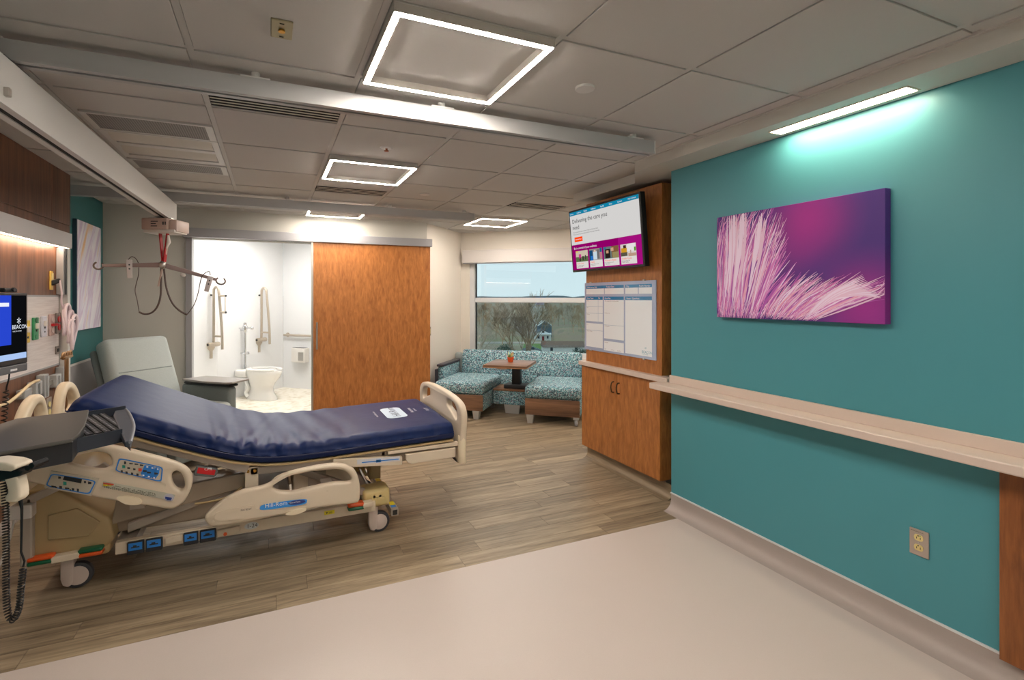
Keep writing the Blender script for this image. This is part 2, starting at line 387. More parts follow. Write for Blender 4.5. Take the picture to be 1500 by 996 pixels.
# perimeter angle trim
tile=None
def tileobj(x0,y0,x1,y1):
    """regular tegular tile: proud body with a reveal to the grid"""
    global tile
    g=.014
    P=clip(CP,x0+g,y0+g,x1-g,y1-g)
    if len(P)<3 or area(P)<.004: return
    if len(P)==4 and abs(area(P)-(GS-2*g)**2)<1e-4:
        if tile is None:
            q=MB(); q.box(g,g,CZ-.005,GS-g,GS-g,CZ+.012); tile=q.build('ceiling_tile',CEILT,ce,org=(0,0,0),bevel=.0015,seg=1); o=tile
        else: o=bpy.data.objects.new('ceiling_tile',tile.data); COL.objects.link(o); o.parent=ce
        o.location=(x0,y0,0)
    else:
        q=MB(); q.prism([(a,b,CZ-.005) for a,b in P],(0,0,.017)); q.build('ceiling_tile',CEILT,ce,org=(0,0,0))
for i in range(-2,8):
    for j in range(-7,9):
        x0,y0=GX+GS*i,GY+GS*j
        if (i,j) in SLOTC:   # slot diffuser takes the far part of the cell
            ys=y0+GS*(.72 if j==1 else .6)
            tileobj(x0,y0,x0+GS,ys+.005); continue
        if i==-1 and j in (2,4):   # half return grilles
            if j==2: tileobj(x0,y0,x0+GS,y0+GS*.5)
            else: tileobj(x0,y0+GS*.47,x0+GS,y0+GS)
            continue
        if i==-1 and j==3: continue
        tileobj(x0,y0,x0+GS,y0+GS)
# soffits
mb=MB(); mb.prism([(2.262,YF,2.267),(2.262,2.715,2.267),(2.48,2.98,2.267),(2.48,3.80,2.267),(3.02,3.80,2.267),(3.02,WE,2.267),(RY,WE,2.267),(RY,YF,2.267)],(0,0,CZ+.05-2.267))
# recess pocket for linear light is a surface trim
so=struct(mb.build('trim_3',SOFF))
mb=MB(); mb.box(2.245,YF,CZ-.012,2.262,2.71,CZ+.01); struct(mb.build('trim_4',CEILG))
# ------------------------------------------------------------------ bathroom shell
BC=Vector((.183,8.566,0)); D1=Vector((-.7071,-.7071,0)); D2=Vector((.7071,-.7071,0))   # toilet wall dir, grab-bar wall dir
N1=Vector((.7071,-.7071,0)); N2=Vector((-.7071,-.7071,0))
mb=MB(); mb.prism([(-2.6,YB+.12,-.1),(2.4,YB+.12,-.1),(2.4,6.5,-.1),(.25,8.70,-.1),(-2.6,6.5,-.1)],(0,0,.1))
BF=bpy.data.materials.new('bath_sheet_vinyl'); BF.use_nodes=True; t=BF.node_tree; p=t.nodes['Principled BSDF']
tc=t.nodes.new('ShaderNodeTexCoord'); v=t.nodes.new('ShaderNodeTexVoronoi'); v.inputs['Scale'].default_value=14; n=t.nodes.new('ShaderNodeTexNoise'); n.inputs['Scale'].default_value=9
t.links.new(tc.outputs['Object'],v.inputs['Vector']); t.links.new(tc.outputs['Object'],n.inputs['Vector'])
ad=t.nodes.new('ShaderNodeMath'); ad.operation='MULTIPLY_ADD'; ad.inputs[1].default_value=.6; t.links.new(v.outputs[0],ad.inputs[0]); t.links.new(n.outputs[0],ad.inputs[2])
cr=t.nodes.new('ShaderNodeValToRGB'); cr.color_ramp.elements[0].position=.4; cr.color_ramp.elements[0].color=(*lin((205,192,165)),1); cr.color_ramp.elements[1].position=.85; cr.color_ramp.elements[1].color=(*lin((240,234,220)),1)
t.links.new(ad.outputs[0],cr.inputs[0]); t.links.new(cr.outputs[0],p.inputs['Base Color']); p.inputs['Roughness'].default_value=.45
struct(mb.build('floor_bathroom',BF))
mb=MB(); mb.prism([(-2.6,YB+.12,CZ),(2.4,YB+.12,CZ),(2.4,6.5,CZ),(.25,8.70,CZ),(-2.6,6.5,CZ)],(0,0,.06)); struct(mb.build('ceiling_bathroom',WHITEW))
def panelwall(name,c,d,nrm,L,seams):
    a=Vector(c); b=a+Vector(d)*L
    w=wallseg(name,a-Vector(nrm)*.012,b-Vector(nrm)*.012,0,ZT,-Vector(nrm),WHITEW)
    s0=0
    for s1 in list(seams)+[L]:
        q=MB(); p0=a+Vector(d)*(s0+.0015); p1=a+Vector(d)*(s1-.0015); k=Vector(nrm)*-.012
        q.prism([(p0.x,p0.y,0.0),(p1.x,p1.y,0.0),(p1.x+k.x,p1.y+k.y,0.0),(p0.x+k.x,p0.y+k.y,0.0)],(0,0,CZ)); q.build('wall_panel',WHITEW,w)
        s0=s1
panelwall('wall_bathroom_toilet',BC,D1,N1,3.3,(1.2,2.4)); panelwall('wall_bathroom_side',BC,D2,N2,2.9,(1.25,))
# ================================================================== EXTERIOR
GZ=-20.5
GR=bpy.data.materials.new('wintry_ground'); GR.use_nodes=True; t=GR.node_tree; p=t.nodes['Principled BSDF']; p.inputs['Roughness'].default_value=1
tc=t.nodes.new('ShaderNodeTexCoord'); n=t.nodes.new('ShaderNodeTexNoise'); n.inputs['Scale'].default_value=.035; n.inputs['Detail'].default_value=6; t.links.new(tc.outputs['Object'],n.inputs['Vector'])
cr=t.nodes.new('ShaderNodeValToRGB'); e=cr.color_ramp.elements; e[0].position=.45; e[0].color=(*lin((150,132,108)),1); e[1].position=.75; e[1].color=(*lin((136,136,96)),1)
t.links.new(n.outputs[0],cr.inputs[0]); t.links.new(cr.outputs[0],p.inputs['Base Color'])
mb=MB(); mb.quad((-1500,20,GZ),(2500,20,GZ),(2500,4000,GZ),(-1500,4000,GZ)); struct(mb.build('ground',GR))
def gp(x,t): q=_C+(_F+_R*((x-CXP)/FPX))*t; return Vector((q.x,q.y,GZ))
LAWN=mat('lawn_green',(96,128,48),1.0,noise=.2,nscale=.3)
mb=MB(); mb.prism([gp(765,205)+Vector((0,0,.02)),gp(812,205)+Vector((0,0,.02)),gp(812,238)+Vector((0,0,.02)),gp(768,238)+Vector((0,0,.02))],(0,0,.1)); struct(mb.build('lawn',LAWN))
mb=MB(); mb.prism([gp(640,236)+Vector((0,0,.05)),gp(812,236)+Vector((0,0,.05)),gp(812,246)+Vector((0,0,.05)),gp(640,246)+Vector((0,0,.05))],(0,0,.1)); struct(mb.build('road',mat('pale_road',(168,160,146),1)))
# bare trees
def treemesh(seed,h,spread,depth,m,name,thick=1.0):
    r=random.Random(seed); mb=MB()
    def br(p,d,l,rad,k):
        q=p+d*l; mb.cyl(p,q,rad,rad*.68,n=4 if k>3 else 3,cap=False)
        if k==0: return
        for i in range(r.choice((2,3,3)) if k<depth else 3):
            nd=(d+Vector((r.uniform(-1,1),r.uniform(-1,1),r.uniform(-.25,.55)))*spread).normalized()
            br(p+d*l*r.uniform(.55,1.0),nd,l*r.uniform(.62,.85),max(.015,rad*.62),k-1)
    br(Vector(),Vector((0,0,1)),h*.26,h*.02*thick,depth)
    zt=max(v.z for v in mb.v); s=h/zt
    mb.v=[v*s for v in mb.v]
    me=bpy.data.meshes.new(name); me.from_pydata([tuple(v) for v in mb.v],[],mb.f); me.materials.append(m); return me
BARK=[mat('bark_brown',(186,160,130),1),mat('bark_grey',(190,176,158),1),mat('bark_pale',(212,206,194),1),mat('bark_dark',(150,130,106),1)]  # woods bark tones lightened, putting distance haze into the colour
TM=[treemesh(3,14,.75,6,BARK[0],'bare_tree',1.0),treemesh(5,14,.8,6,BARK[1],'bare_tree',1.0),treemesh(9,14,.62,7,BARK[3],'bare_tree',.75),treemesh(21,20,.75,6,BARK[2],'bare_tree',1.3)]
def tree(me,x,t,s,label,group):
    o=bpy.data.objects.new('bare_tree',me); COL.objects.link(o); o.location=gp(x,t); o.scale=(s*.85,s*.85,s); o.rotation_euler=(0,0,R_.uniform(0,6.28))
    tag(o,label,'tree',group); return o
tree(TM[2],768,95,1.68,'tall dark bare tree rising above the horizon behind the window transom',None)
tree(TM[3],784,300,1.05,'pale-barked bare tree above the roofs beyond the window',None)
tree(TM[1],705,120,1.2,'grey bare tree with wide crown behind the left edge of the window glass',None)
_tp=[gp(768,95),gp(784,300),gp(705,120),gp(795.5,259),gp(798.5,279),gp(826,200),gp(780,191),gp(708,150),gp(733,163),gp(741,192),gp(862,160),gp(848,178)]
def free(x,t,dm):
    q=gp(x,t)
    if any((q-w).length<dm for w in _tp): return False
    _tp.append(q); return True
for k in range(900):
    tt=R_.choice((1,1,1,1.7))*R_.uniform(262,540); xx=R_.uniform(650,905)
    if 780<xx<812 and tt<292: continue
    if len(_tp)<290 and free(xx,tt,14.0): tree(TM[R_.choice((0,0,1,2))],xx,tt,R_.uniform(.8,1.25),'bare brown tree in the woods beyond the window','woods beyond the window')
for k in range(60):
    xx=R_.uniform(640,930); tt=R_.uniform(135,215)
    if 755<xx<850: continue
    if free(xx,tt,16.0): tree(TM[R_.choice((0,1,2))],xx,tt,R_.uniform(.7,.95),'bare tree among the nearer gardens beyond the window','garden trees beyond the window')
# shrubs: leafy mass from many small faces
def shrubmesh(seed,rx,rz,m,n=1500):
    r=random.Random(seed); mb=MB()
    for i in range(n):
        a=r.uniform(0,6.283); b=r.uniform(0,1); rr=(r.random()**.4)
        p=Vector((rx*rr*math.cos(a)*math.sqrt(1-b*b),rx*rr*math.sin(a)*math.sqrt(1-b*b),rz*rr*b)); s=rx*.06
        u=Vector((r.uniform(-1,1),r.uniform(-1,1),r.uniform(-1,1))).normalized()*s; w=u.orthogonal().normalized()*s
        mb.add([p-u,p+w,p+u],[(0,1,2)])
    me=bpy.data.meshes.new('evergreen_shrub'); me.from_pydata([tuple(v) for v in mb.v],[],mb.f); me.materials.append(m); return me
SM=shrubmesh(4,5,5,mat('evergreen',(78,92,74),1))
for k,(x,t,s) in enumerate(((708,150,1.0),(733,163,1.1),(741,192,.8),(862,160,1.1),(848,178,.8))):
    o=bpy.data.objects.new('evergreen_shrub',SM); COL.objects.link(o); o.location=gp(x,t); o.scale=(s,s,s); o.rotation_euler=(0,0,k)
    tag(o,'grey-green evergreen shrub in the gardens beyond the window','shrub','evergreen shrubs beyond the window')
# far ridge, horizon haze painted into its blue-grey colour
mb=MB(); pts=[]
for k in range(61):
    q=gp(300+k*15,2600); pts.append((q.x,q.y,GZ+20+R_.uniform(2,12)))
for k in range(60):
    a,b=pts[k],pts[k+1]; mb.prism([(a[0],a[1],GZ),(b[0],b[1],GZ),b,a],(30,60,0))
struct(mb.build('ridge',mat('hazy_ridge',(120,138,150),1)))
# houses
HW=mat('house_white',(226,228,222),.8); HB=mat('house_slate',(96,112,122),.8); RF=mat('roof_slate',(92,102,104),.9); RB=mat('roof_brown',(118,98,84),.9); RED=mat('door_red',(150,40,45),.6); GLD=mat('house_window_dark',(50,58,66),.3)
def house(name,label,x,t,w,d,h,rh,wm,rm,porch=False,door=True,along=False):
    c=gp(x,t); th=thing(name,label,'house',c,-TH,local=True)
    mb=MB(); mb.box(-w/2,0,0,w/2,d,h); mb.build('walls',wm,th)
    mb=MB()
    if along: mb.prism([(-w/2-.4,-.5,h-.2),(-w/2-.4,d+.5,h-.2),(-w/2-.4,d/2,h+rh)],(w+.8,0,0))
    else: mb.prism([(-w/2-.5,-.5,h-.1),(w/2+.5,-.5,h-.1),(0,-.5,h+rh)],(0,d+1,0))
    mb.build('roof',rm,th)
    if not along:
        mb=MB(); mb.prism([(-w/2+.1,-.56,h),(w/2-.1,-.56,h),(0,-.56,h+rh-.55)],(0,.05,0)); mb.build('gable',wm,th)
        mb=MB(); mb.box(-.6,-.62,h+.5,.6,-.57,h+1.5); mb.build('window',GLD,th)
    for sx in (-1,1):
        mb=MB(); mb.box(sx*w*.3-.5,-.06,1,sx*w*.3+.5,-.0,2.3); mb.build('window',GLD,th)
    if door: mb=MB(); mb.box(-.55,-.08,0,.55,0,2.1); mb.build('door',RED,th)
    if porch:
        mb=MB(); mb.prism([(-w/2-.2,-2.2,h-.3),(w/2+.2,-2.2,h-.3),(w/2+.2,0,h+.3),(-w/2-.2,0,h+.3)],(0,0,.15)); mb.build('porch_roof',wm,th)
        for sx in (-.48,-.2,.2,.48): mb=MB(); mb.box(w*sx-.12,-2.1,0,w*sx+.12,-1.9,h-.2); mb.build('porch_post',wm,th)
    return th
house('white_house','small white gabled house with red front door and porch beyond the window',795.5,255,7.6,9,3.4,2.3,HW,RF,porch=True)
house('slate_house','taller slate-blue gabled house standing behind the white house',798.5,275,7.2,9,6.4,3.0,HB,HW,door=False)
house('long_house','long low house with brown roof beyond the right end of the sofa',826,196,16,8,2.6,1.9,HW,RB,door=False,along=True)
house('garden_shed','small dark-roofed gabled house just above the sofa back',780,188,6.5,7,1.8,1.3,HW,RF,door=False)
# ================================================================== CEILING THINGS
STRIP=emat('led_strip_warm',(255,243,230),LIGHT_STRIP); FXB=mat('fixture_body',(196,190,182),.4)
def cellc(i,j): return GX+GS*i, GY+GS*j
def square_light(i,j,label,group=None,estr=None):
    x0,y0=cellc(i,j); th=thing('ceiling_light',label,'light',(x0+GS/2,y0+GS/2,CZ),0,group)
    a=.016; w=.026; zb=CZ-.036
    x1,y1=x0+GS-a,y0+GS-a; x0+=a; y0+=a
    mb=MB()
    for (p,q,r,s) in ((x0,y0,x1,y0+w),(x0,y1-w,x1,y1),(x0,y0+w,x0+w,y1-w),(x1-w,y0+w,x1,y1-w)): mb.box(p,q,zb+.002,r,s,CZ-.002)
    mb.build('housing',FXB,th)
    e=.004
    for (p,q,r,s) in ((x0+e,y0+e,x1-e,y0+w-e),(x0+e,y1-w+e,x1-e,y1-e),(x0+e,y0+w-e,x0+w-e,y1-w+e),(x1-w+e,y0+w-e,x1-e,y1-w+e)):
        mb=MB(); mb.box(p,q,zb,r,s,zb+.004); mb.build('led_strip',STRIP,th)
    return th
square_light(1,0,'warm square frame light in the ceiling on the room side of the first lift rail')
square_light(1,3,'warm square frame light in the ceiling between the two lift rails')
square_light(1,6,'warm square frame light half hidden behind the far lift rail by the sliding door wall')
square_light(4,6,'warm square frame light in the bay ceiling in front of the window')
square_light(1,-3,'unseen added warm square frame light in the entry half of the ceiling, nearer the first lift rail'); square_light(1,-6,'unseen added warm square frame light in the ceiling nearest the entry wall')  # both out of view behind the camera, added to brighten the room
square_light(6,4,'unseen added warm square frame light in the bay ceiling behind the tall cabinet')  # out of view, added to light the sofa from the right, after its shadows
# slot diffusers
DK=mat('slot_black',(10,10,10),.8); BLD=mat('diffuser_blade',(214,206,192),.4)
for (i,j,f,label) in ((0,1,.735,'black linear slot diffuser beside the first lift rail'),(1,4,.62,'black linear slot diffuser beyond the middle square ceiling light'),(4,4,.62,'black linear slot diffuser in the ceiling near the television')):
    x0,y0=cellc(i,j); ya=y0+GS*f; yb=y0+GS-.014; th=thing('slot_diffuser',label,'air vent',(x0+GS/2,(ya+yb)/2,CZ))
    mb=MB(); mb.box(x0+.014,ya,CZ-.002,x0+GS-.014,yb,CZ+.011); mb.build('slot',DK,th)
    mb=MB(); mb.box(x0+.012,ya-.006,CZ-.005,x0+GS-.012,ya,CZ+.011); mb.box(x0+.012,yb,CZ-.005,x0+GS-.012,yb+.006,CZ+.011); mb.build('diffuser_frame',CEILG,th)
    n=3
    for k in range(n):
        y=ya+(yb-ya)*(k+1)/(n+1); mb=MB(); mb.box(x0+.016,y-.005,CZ-.006,x0+GS-.016,y+.005,CZ-.0025); mb.build('blade',BLD,th,bevel=.002,seg=1)
# perforated return grilles and recessed troffer beside the gantry
PERF=bpy.data.materials.new('perforated_grille'); PERF.use_nodes=True; t=PERF.node_tree; p=t.nodes['Principled BSDF']
tc=t.nodes.new('ShaderNodeTexCoord'); wv=t.nodes.new('ShaderNodeTexWave'); wv.bands_direction='X'; wv.inputs['Scale'].default_value=26; cr=t.nodes.new('ShaderNodeValToRGB')
cr.color_ramp.elements[0].color=(*lin((112,108,106)),1); cr.color_ramp.elements[1].color=(*lin((150,146,142)),1)
t.links.new(tc.outputs['Object'],wv.inputs['Vector']); t.links.new(wv.outputs[0],cr.inputs[0]); t.links.new(cr.outputs[0],p.inputs['Base Color']); p.inputs['Roughness'].default_value=.6
for (f0,f1,label) in ((2.5,3.0,'perforated grey return grille with white frame beside the lift gantry'),(4.0,4.47,'perforated grey return grille beyond the recessed troffer')):
    x0=GX-GS; ya=GY+GS*f0; yb=GY+GS*f1; th=thing('return_grille',label,'air vent',(x0+GS/2,(ya+yb)/2,CZ))
    mb=MB(); mb.box(x0+.04,ya+.03,CZ-.006,x0+GS-.05,yb-.03,CZ+.01); mb.build('grille',PERF,th)
    mb=MB()
    for q in ((x0+.014,ya+.012,x0+.04,yb-.012),(x0+GS-.05,ya+.012,x0+GS-.014,yb-.012),(x0+.04,ya+.012,x0+GS-.05,ya+.03),(x0+.04,yb-.03,x0+GS-.05,yb-.012)): mb.box(q[0],q[1],CZ-.009,q[2],q[3],CZ+.01)
    mb.build('grille_frame',ALU,th)
x0,y0=cellc(-1,3); th=thing('troffer_light','unlit recessed two-lens troffer between the perforated grilles','light',(x0+GS/2,y0+GS/2,CZ))
LENS=mat('troffer_lens',(205,200,190),.5)
for (a,b) in ((.06,.40),(.50,.86)):
    mb=MB(); n=8
    prof=[(y0+GS*(a+(b-a)*k/n),CZ+.004-.02*math.sin(math.pi*k/n)) for k in range(n+1)]+[(y0+GS*b,CZ+.01),(y0+GS*a,CZ+.01)]
    mb.prism([(x0+.05,y,z) for y,z in prof],(GS-.10,0,0)); mb.build('lens',LENS,th,smooth=.6)
mb=MB(); mb.box(x0+.014,y0+.014,CZ-.004,x0+.05,y0+GS-.014,CZ+.011); mb.box(x0+GS-.05,y0+.014,CZ-.004,x0+GS-.014,y0+GS-.014,CZ+.011)
for a,b in ((.025,.055),(.405,.495),(.865,.975)): mb.box(x0+.05,y0+GS*a,CZ-.004,x0+GS-.05,y0+GS*b,CZ+.011)
mb.build('troffer_frame',ALU,th)
# access plate, covers
th=thing('ceiling_jack_plate','square dull brass plate with a round jack set in a ceiling tile','plate',(.035,1.855,CZ))
PB=mat('dull_brass_plate',(150,142,116),.35,.7)
mb=MB(); mb.box(.0,1.79,CZ-.011,.07,1.915,CZ-.004); mb.build('plate',PB,th,bevel=.003)
mb=MB(); mb.cyl((.035,1.853,CZ-.012),(.035,1.853,CZ-.017),.011,n=16); mb.build('jack',mat('jack_brass',(190,140,50),.3,1),th)
for dy in (-.045,.045): mb=MB(); mb.box(.028,1.853+dy-.002,CZ-.0125,.042,1.853+dy+.002,CZ-.011); mb.build('screw_slot',DK,th)
def disc(name,label,x,y,r,h,m):
    mb=MB(); mb.lathe([(r*.97,-h),(r,-h+.002),(r,-.0045)],(x,y,CZ)); return tag(mb.build(name,m,smooth=.6,org=(x,y,CZ)),label,'cover')
disc('sprinkler_cover','flat round white sprinkler cover in the ceiling near the linear wall light',1.26,1.841,.042,.016,ALU)
disc('sprinkler_cover','flat round white sprinkler cover in the ceiling beyond the middle square light',1.253,4.303,.045,.014,ALU)
th=thing('ceiling_sprinkler','small round pendent sprinkler with copper centre in a ceiling tile','sprinkler',(.652,3.069,CZ))
mb=MB(); mb.lathe([(.030,-.012),(.040,-.005)],(.652,3.069,CZ)); mb.build('escutcheon',ALU,th,smooth=.6)
mb=MB(); mb.lathe([(.006,-.030),(.014,-.028),(.014,-.024),(.005,-.022),(.008,-.012)],(.652,3.069,CZ),16); mb.build('deflector',mat('copper',(170,100,70),.4,.8),th,smooth=.6)
# linear light over the teal wall: lens flush under the soffit
th=thing('linear_light','long bright linear light under the soffit above the purple canvas','light',(2.385,1.478,2.267))
mb=MB()
for q in ((2.338,1.170,2.344,1.786),(2.424,1.170,2.430,1.786),(2.344,1.170,2.424,1.178),(2.344,1.778,2.424,1.786)): mb.box(q[0],q[1],2.2635,q[2],q[3],2.2668)
mb.build('light_trim',mat('linear_trim',(225,205,185),.4),th)
mb=MB(); mb.box(2.344,1.178,2.2645,2.424,1.778,2.2668); mb.build('lens',emat('linear_lens',(255,230,196),LIGHT_LINEAR),th)
# ------------------------------------------------------------------ ceiling lift
RAILM=mat('lift_rail_grey',(172,172,172),.4); RAILW=mat('lift_rail_white',(214,213,210),.4)
def fixed_rail(label,Y,x0,x1,zt,zb,br):
    th=thing('lift_rail',label,'rail',(x0,Y,CZ))
    prof=[(Y,zt),(Y,zb+.012),(Y-.004,zb+.012),(Y-.004,zb),(Y+.022,zb),(Y+.022,zb+.01),(Y+.040,zb+.01),(Y+.040,zb),(Y+.066,zb),(Y+.066,zb+.012),(Y+.062,zb+.012),(Y+.062,zt)]
    mb=MB(); mb.prism([(x0,a,b) for a,b in prof],(x1-x0,0,0)); mb.build('rail_profile',RAILM,th)
    mb=MB(); mb.box(x0+.01,Y+.022,zb+.006,x1-.01,Y+.040,zb+.010); mb.build('track_slot',DK,th)
    mb=MB(); mb.box(x1,Y-.003,zb,x1+.006,Y+.065,zt); mb.build('end_cap',RAILW,th)
    for x in br:
        mb=MB(); mb.cyl((x,Y+.03,zt),(x,Y+.03,CZ-.004),.018,n=14); mb.box(x-.055,Y+.005,zt,x+.055,Y+.055,zt+.008); mb.build('hanger_bracket',RAILW,th,smooth=.6)
    return th
RZT,RZB=H+.888,H+.815
fixed_rail('long grey lift rail under the ceiling crossing in front of the first square light',2.236,-1.48,2.0,RZT,RZB,(-.9,-.057,.742,1.873))
fixed_rail('far grey lift rail under the ceiling by the sliding door wall',4.93,-1.48,1.98,RZT,RZB-.006,(-.9,.141,1.087,1.873))
gp0=Vector((-.808,2.10,0)); gp1=Vector((-.742,5.03,0)); gd=(gp1-gp0).normalized(); gn=Vector((gd.y,-gd.x,0))   # gn points +X
def gq(s,c,z): return gp0+gd*s+gn*c+Vector((0,0,z))
GL=(gp1-gp0).length
th=thing('lift_gantry','deep pale aluminium lift gantry beam hung below the two rails','beam',gp0+Vector((0,0,H+.63)))
prof=[(0,H+.80),(0,H+.652),(.008,H+.652),(.008,H+.632),(-.020,H+.632),(-.020,H+.644),(-.045,H+.644),(-.045,H+.632),(-.073,H+.632),(-.073,H+.652),(-.065,H+.652),(-.065,H+.80)]
mb=MB(); mb.prism([gq(0,c,z) for c,z in prof],gd*GL); mb.build('beam_profile',RAILW,th)
mb=MB(); mb.prism([gq(.01,-.021,H+.636),gq(.01,-.044,H+.636),gq(.01,-.044,H+.643),gq(.01,-.021,H+.643)],gd*(GL-.02)); mb.build('track_slot',DK,th)
mb=MB(); mb.prism([gq(0,.002,H+.655),gq(0,-.067,H+.655),gq(0,-.067,H+.80),gq(0,.002,H+.80)],gd*-.008); mb.build('end_cap',RAILM,th)
mb=MB(); mb.box(-.012,0,0,.012,.02,.03,Matrix.Translation(gq(.05,.004,H+.665))); mb.build('end_stop',STEEL,th,bevel=.004)
for s in (.16,2.86):
    mb=MB(); mb.prism([gq(s-.09,-.06,H+.8005),gq(s+.09,-.06,H+.8005),gq(s+.09,-.005,H+.8005),gq(s-.09,-.005,H+.8005)],(0,0,.008)); mb.build('trolley',DGREY,th)
# lift motor, straps, carry bar
mc=wt(243,332,3.99); my=mc.y
th=thing('lift_motor','beige lift motor hanging under the far end of the gantry with red straps','lift motor',(mc.x,mc.y,1.93))
BEI=mat('lift_beige',(196,172,160),.45); BEIW=mat('lift_white',(222,216,210),.4)
FU=_R; FV=_F   # motor box faces the camera side
def mq(a,b,z): return Vector((mc.x,mc.y,0))+FU*a+FV*b+Vector((0,0,z))
def mbox(mb,a0,a1,b0,b1,z0,z1): mb.prism([mq(a0,b0,z0),mq(a1,b0,z0),mq(a1,b1,z0),mq(a0,b1,z0)],(0,0,z1-z0))
mb=MB(); mbox(mb,-.135,.065,-.09,.09,1.95,2.04); mb.build('motor_case',BEI,th,bevel=.008,smooth=.6)
mb=MB(); mbox(mb,.066,.13,-.07,.10,1.935,2.03); mb.build('motor_end_case',mat('lift_beige_end',(210,190,180),.4),th,bevel=.012,smooth=.6)
mb=MB(); mbox(mb,-.125,.12,-.085,.085,1.925,1.949); mb.build('under_tray',BEIW,th,bevel=.006,smooth=.6)
mb=MB(); mbox(mb,-.02,.03,-.02,.02,2.041,2.046); mbox(mb,-.04,.05,-.012,.012,2.044,2.051); mb.build('carriage',STEEL,th)
mb=MB()
for (a_,w_,z_) in ((-.06,.055,2.008),(-.06,.04,1.99),(-.06,.05,1.972),(.03,.012,1.985),(.048,.010,1.985)): mb.prism([mq(a_,-.0905,z_),mq(a_+w_,-.0905,z_),mq(a_+w_,-.0905,z_+(.007 if w_>.02 else .024)),mq(a_,-.0905,z_+(.007 if w_>.02 else .024))],FV*-.0006)
mk=mb.build('motor_marking',DGREY,th); mk['kind']='stuff'
STR=mat('red_strap',(176,24,34),.6)
mb=MB()
for a,b in ((-.035,-.012),(.025,-.002)):
    mb.prism([mq(a-.004,-.03,1.93),mq(a+.004,-.03,1.93),mq(b+.005,-.03,1.70),mq(b-.005,-.03,1.70)],FV*.03)
mb.build('strap',STR,th)
# carry bar
bc=wt(238,388,3.97)
th=thing('carry_bar','mauve-grey lift carry bar with open hooks at both ends hanging on red straps','carry bar',bc)
MAU=mat('carry_bar_mauve',(150,132,130),.4)
eL=wt(150,389,3.90); eR=wt(318,410,4.10)
def arm(p,q,w0,w1):
    d=(q-p).normalized(); up=Vector((0,0,1)); n=d.cross(up).normalized(); up=n.cross(d); s=8
    P=[]; 
    for i in range(s+1):
        f=i/s; w=w0+(w1-w0)*f; c=p.lerp(q,f); P.append([c+up*w+n*.009,c+up*w-n*.009,c-up*w-n*.009,c-up*w+n*.009])
    mb=MB(); mb.grid(P,True); mb.add(P[0],[(0,1,2,3)]); mb.add(P[-1],[(0,1,2,3)]); mb.build('bar_arm',MAU,th,bevel=.003,smooth=.6)
    hk=[]; 
    for k in range(15):
        a=math.radians(-100+k*20); hk.append(q+d*(.034+.034*math.cos(a+math.pi))+up*(.030*math.sin(a+math.pi)))
    hk=[q+d*(.028-.034*math.cos(math.radians(-40+k*22)))+up*(.028*math.sin(math.radians(-40+k*22)))*-1 for k in range(14)]
    mb=MB(); mb.tube(hk,.0065,8); mb.build('hook',mat('hook_metal',(110,98,92),.35,.5),th,smooth=1)
arm(bc,eL,.020,.011); arm(bc,eR,.020,.011)
mb=MB(); mb.ball(bc,.026,8,sz=1.3); mb.build('pivot',STEEL,th,smooth=1)
mb=MB(); mb.prism([bc+FU*-.012+Vector((0,0,.01)),bc+FU*.012+Vector((0,0,.01)),bc+FU*.035+Vector((0,0,.15)),bc+FU*.012+Vector((0,0,.15))],FV*.02); mb.build('strap_clip',BEI,th,bevel=.004)
mb=MB(); mb.tube([bc+FU*.03+Vector((0,0,.13)),bc+FU*.05+Vector((0,0,.18)),bc+FU*.045+Vector((0,0,.235))],[.006,.015,.008],8); mb.build('emergency_pull',BEIW,th,smooth=1)
mb=MB(); mb.prism([bc+FU*-.005,bc+FU*.01,bc+FU*-.03+Vector((0,0,-.17)),bc+FU*-.042+Vector((0,0,-.17))],FV*.012); mb.build('pull_tab',BEI,th,bevel=.003)
mb=MB(); mb.ball(wt(268,403,4.0),.02,7,sz=.8); mb.build('release_knob',BEIW,th,smooth=1)
# hand controls with cords
HC=mat('handset_grey',(206,198,196),.45); CORD=mat('handset_cord',(92,78,72),.5)
for (top,bot,label,cable) in ((wt(189,381,3.93),wt(190,402,3.93),'pale two-button handset hooked on the carry bar arm over the picture side',[(188,380),(193,376),(199,379),(203,387),(203,402),(200,414),(198,426),(201,440),(204,457)]),
                        (wt(309,404,4.06),wt(304,421,4.06),'pale two-button handset hooked on the carry bar arm over the bathroom side',[(308,403),(307,398),(302,399),(296,405),(293,415),(290,430),(284,447),(274,461)])):
    th=thing('lift_handset',label,'handset',bot)
    d=(bot-top).normalized(); n=(_C-top).normalized(); s=d.cross(n).normalized(); n=s.cross(d)
    L=(bot-top).length+.03; w=.021
    mb=MB(); p=top-n*-.022
    mb.prism([p-s*w,p+s*w,p+s*w*.8+d*L,p-s*w*.8+d*L],n*.02); mb.build('handset_body',HC,th,bevel=.005,smooth=.6)
    for k in (.28,.5):
        mb=MB(); c=p+d*L*k+n*.02; mb.cyl(c,c+n*.003,.006,n=12); mb.build('button',DGREY,th)
    pts=catmull([wt(x,y,3.95 if top.x<-.9 else 4.04) for x,y in cable],6,False)
    big=[wt(x,y,3.98) for x,y in (((204,457),(212,460),(222,458),(230,450),(235,435),(236,415),(236,392)) if top.x<-.9 else ((274,461),(263,455),(252,443),(244,422),(241,400),(240,392)))]
    mb=MB(); mb.tube(pts,.0035,6); mb.build('cord',CORD,th,smooth=1)
    mb=MB(); mb.tube(catmull(big,6,False),.0075,8); mb.build('sheathed_cord',CORD,th,smooth=1)
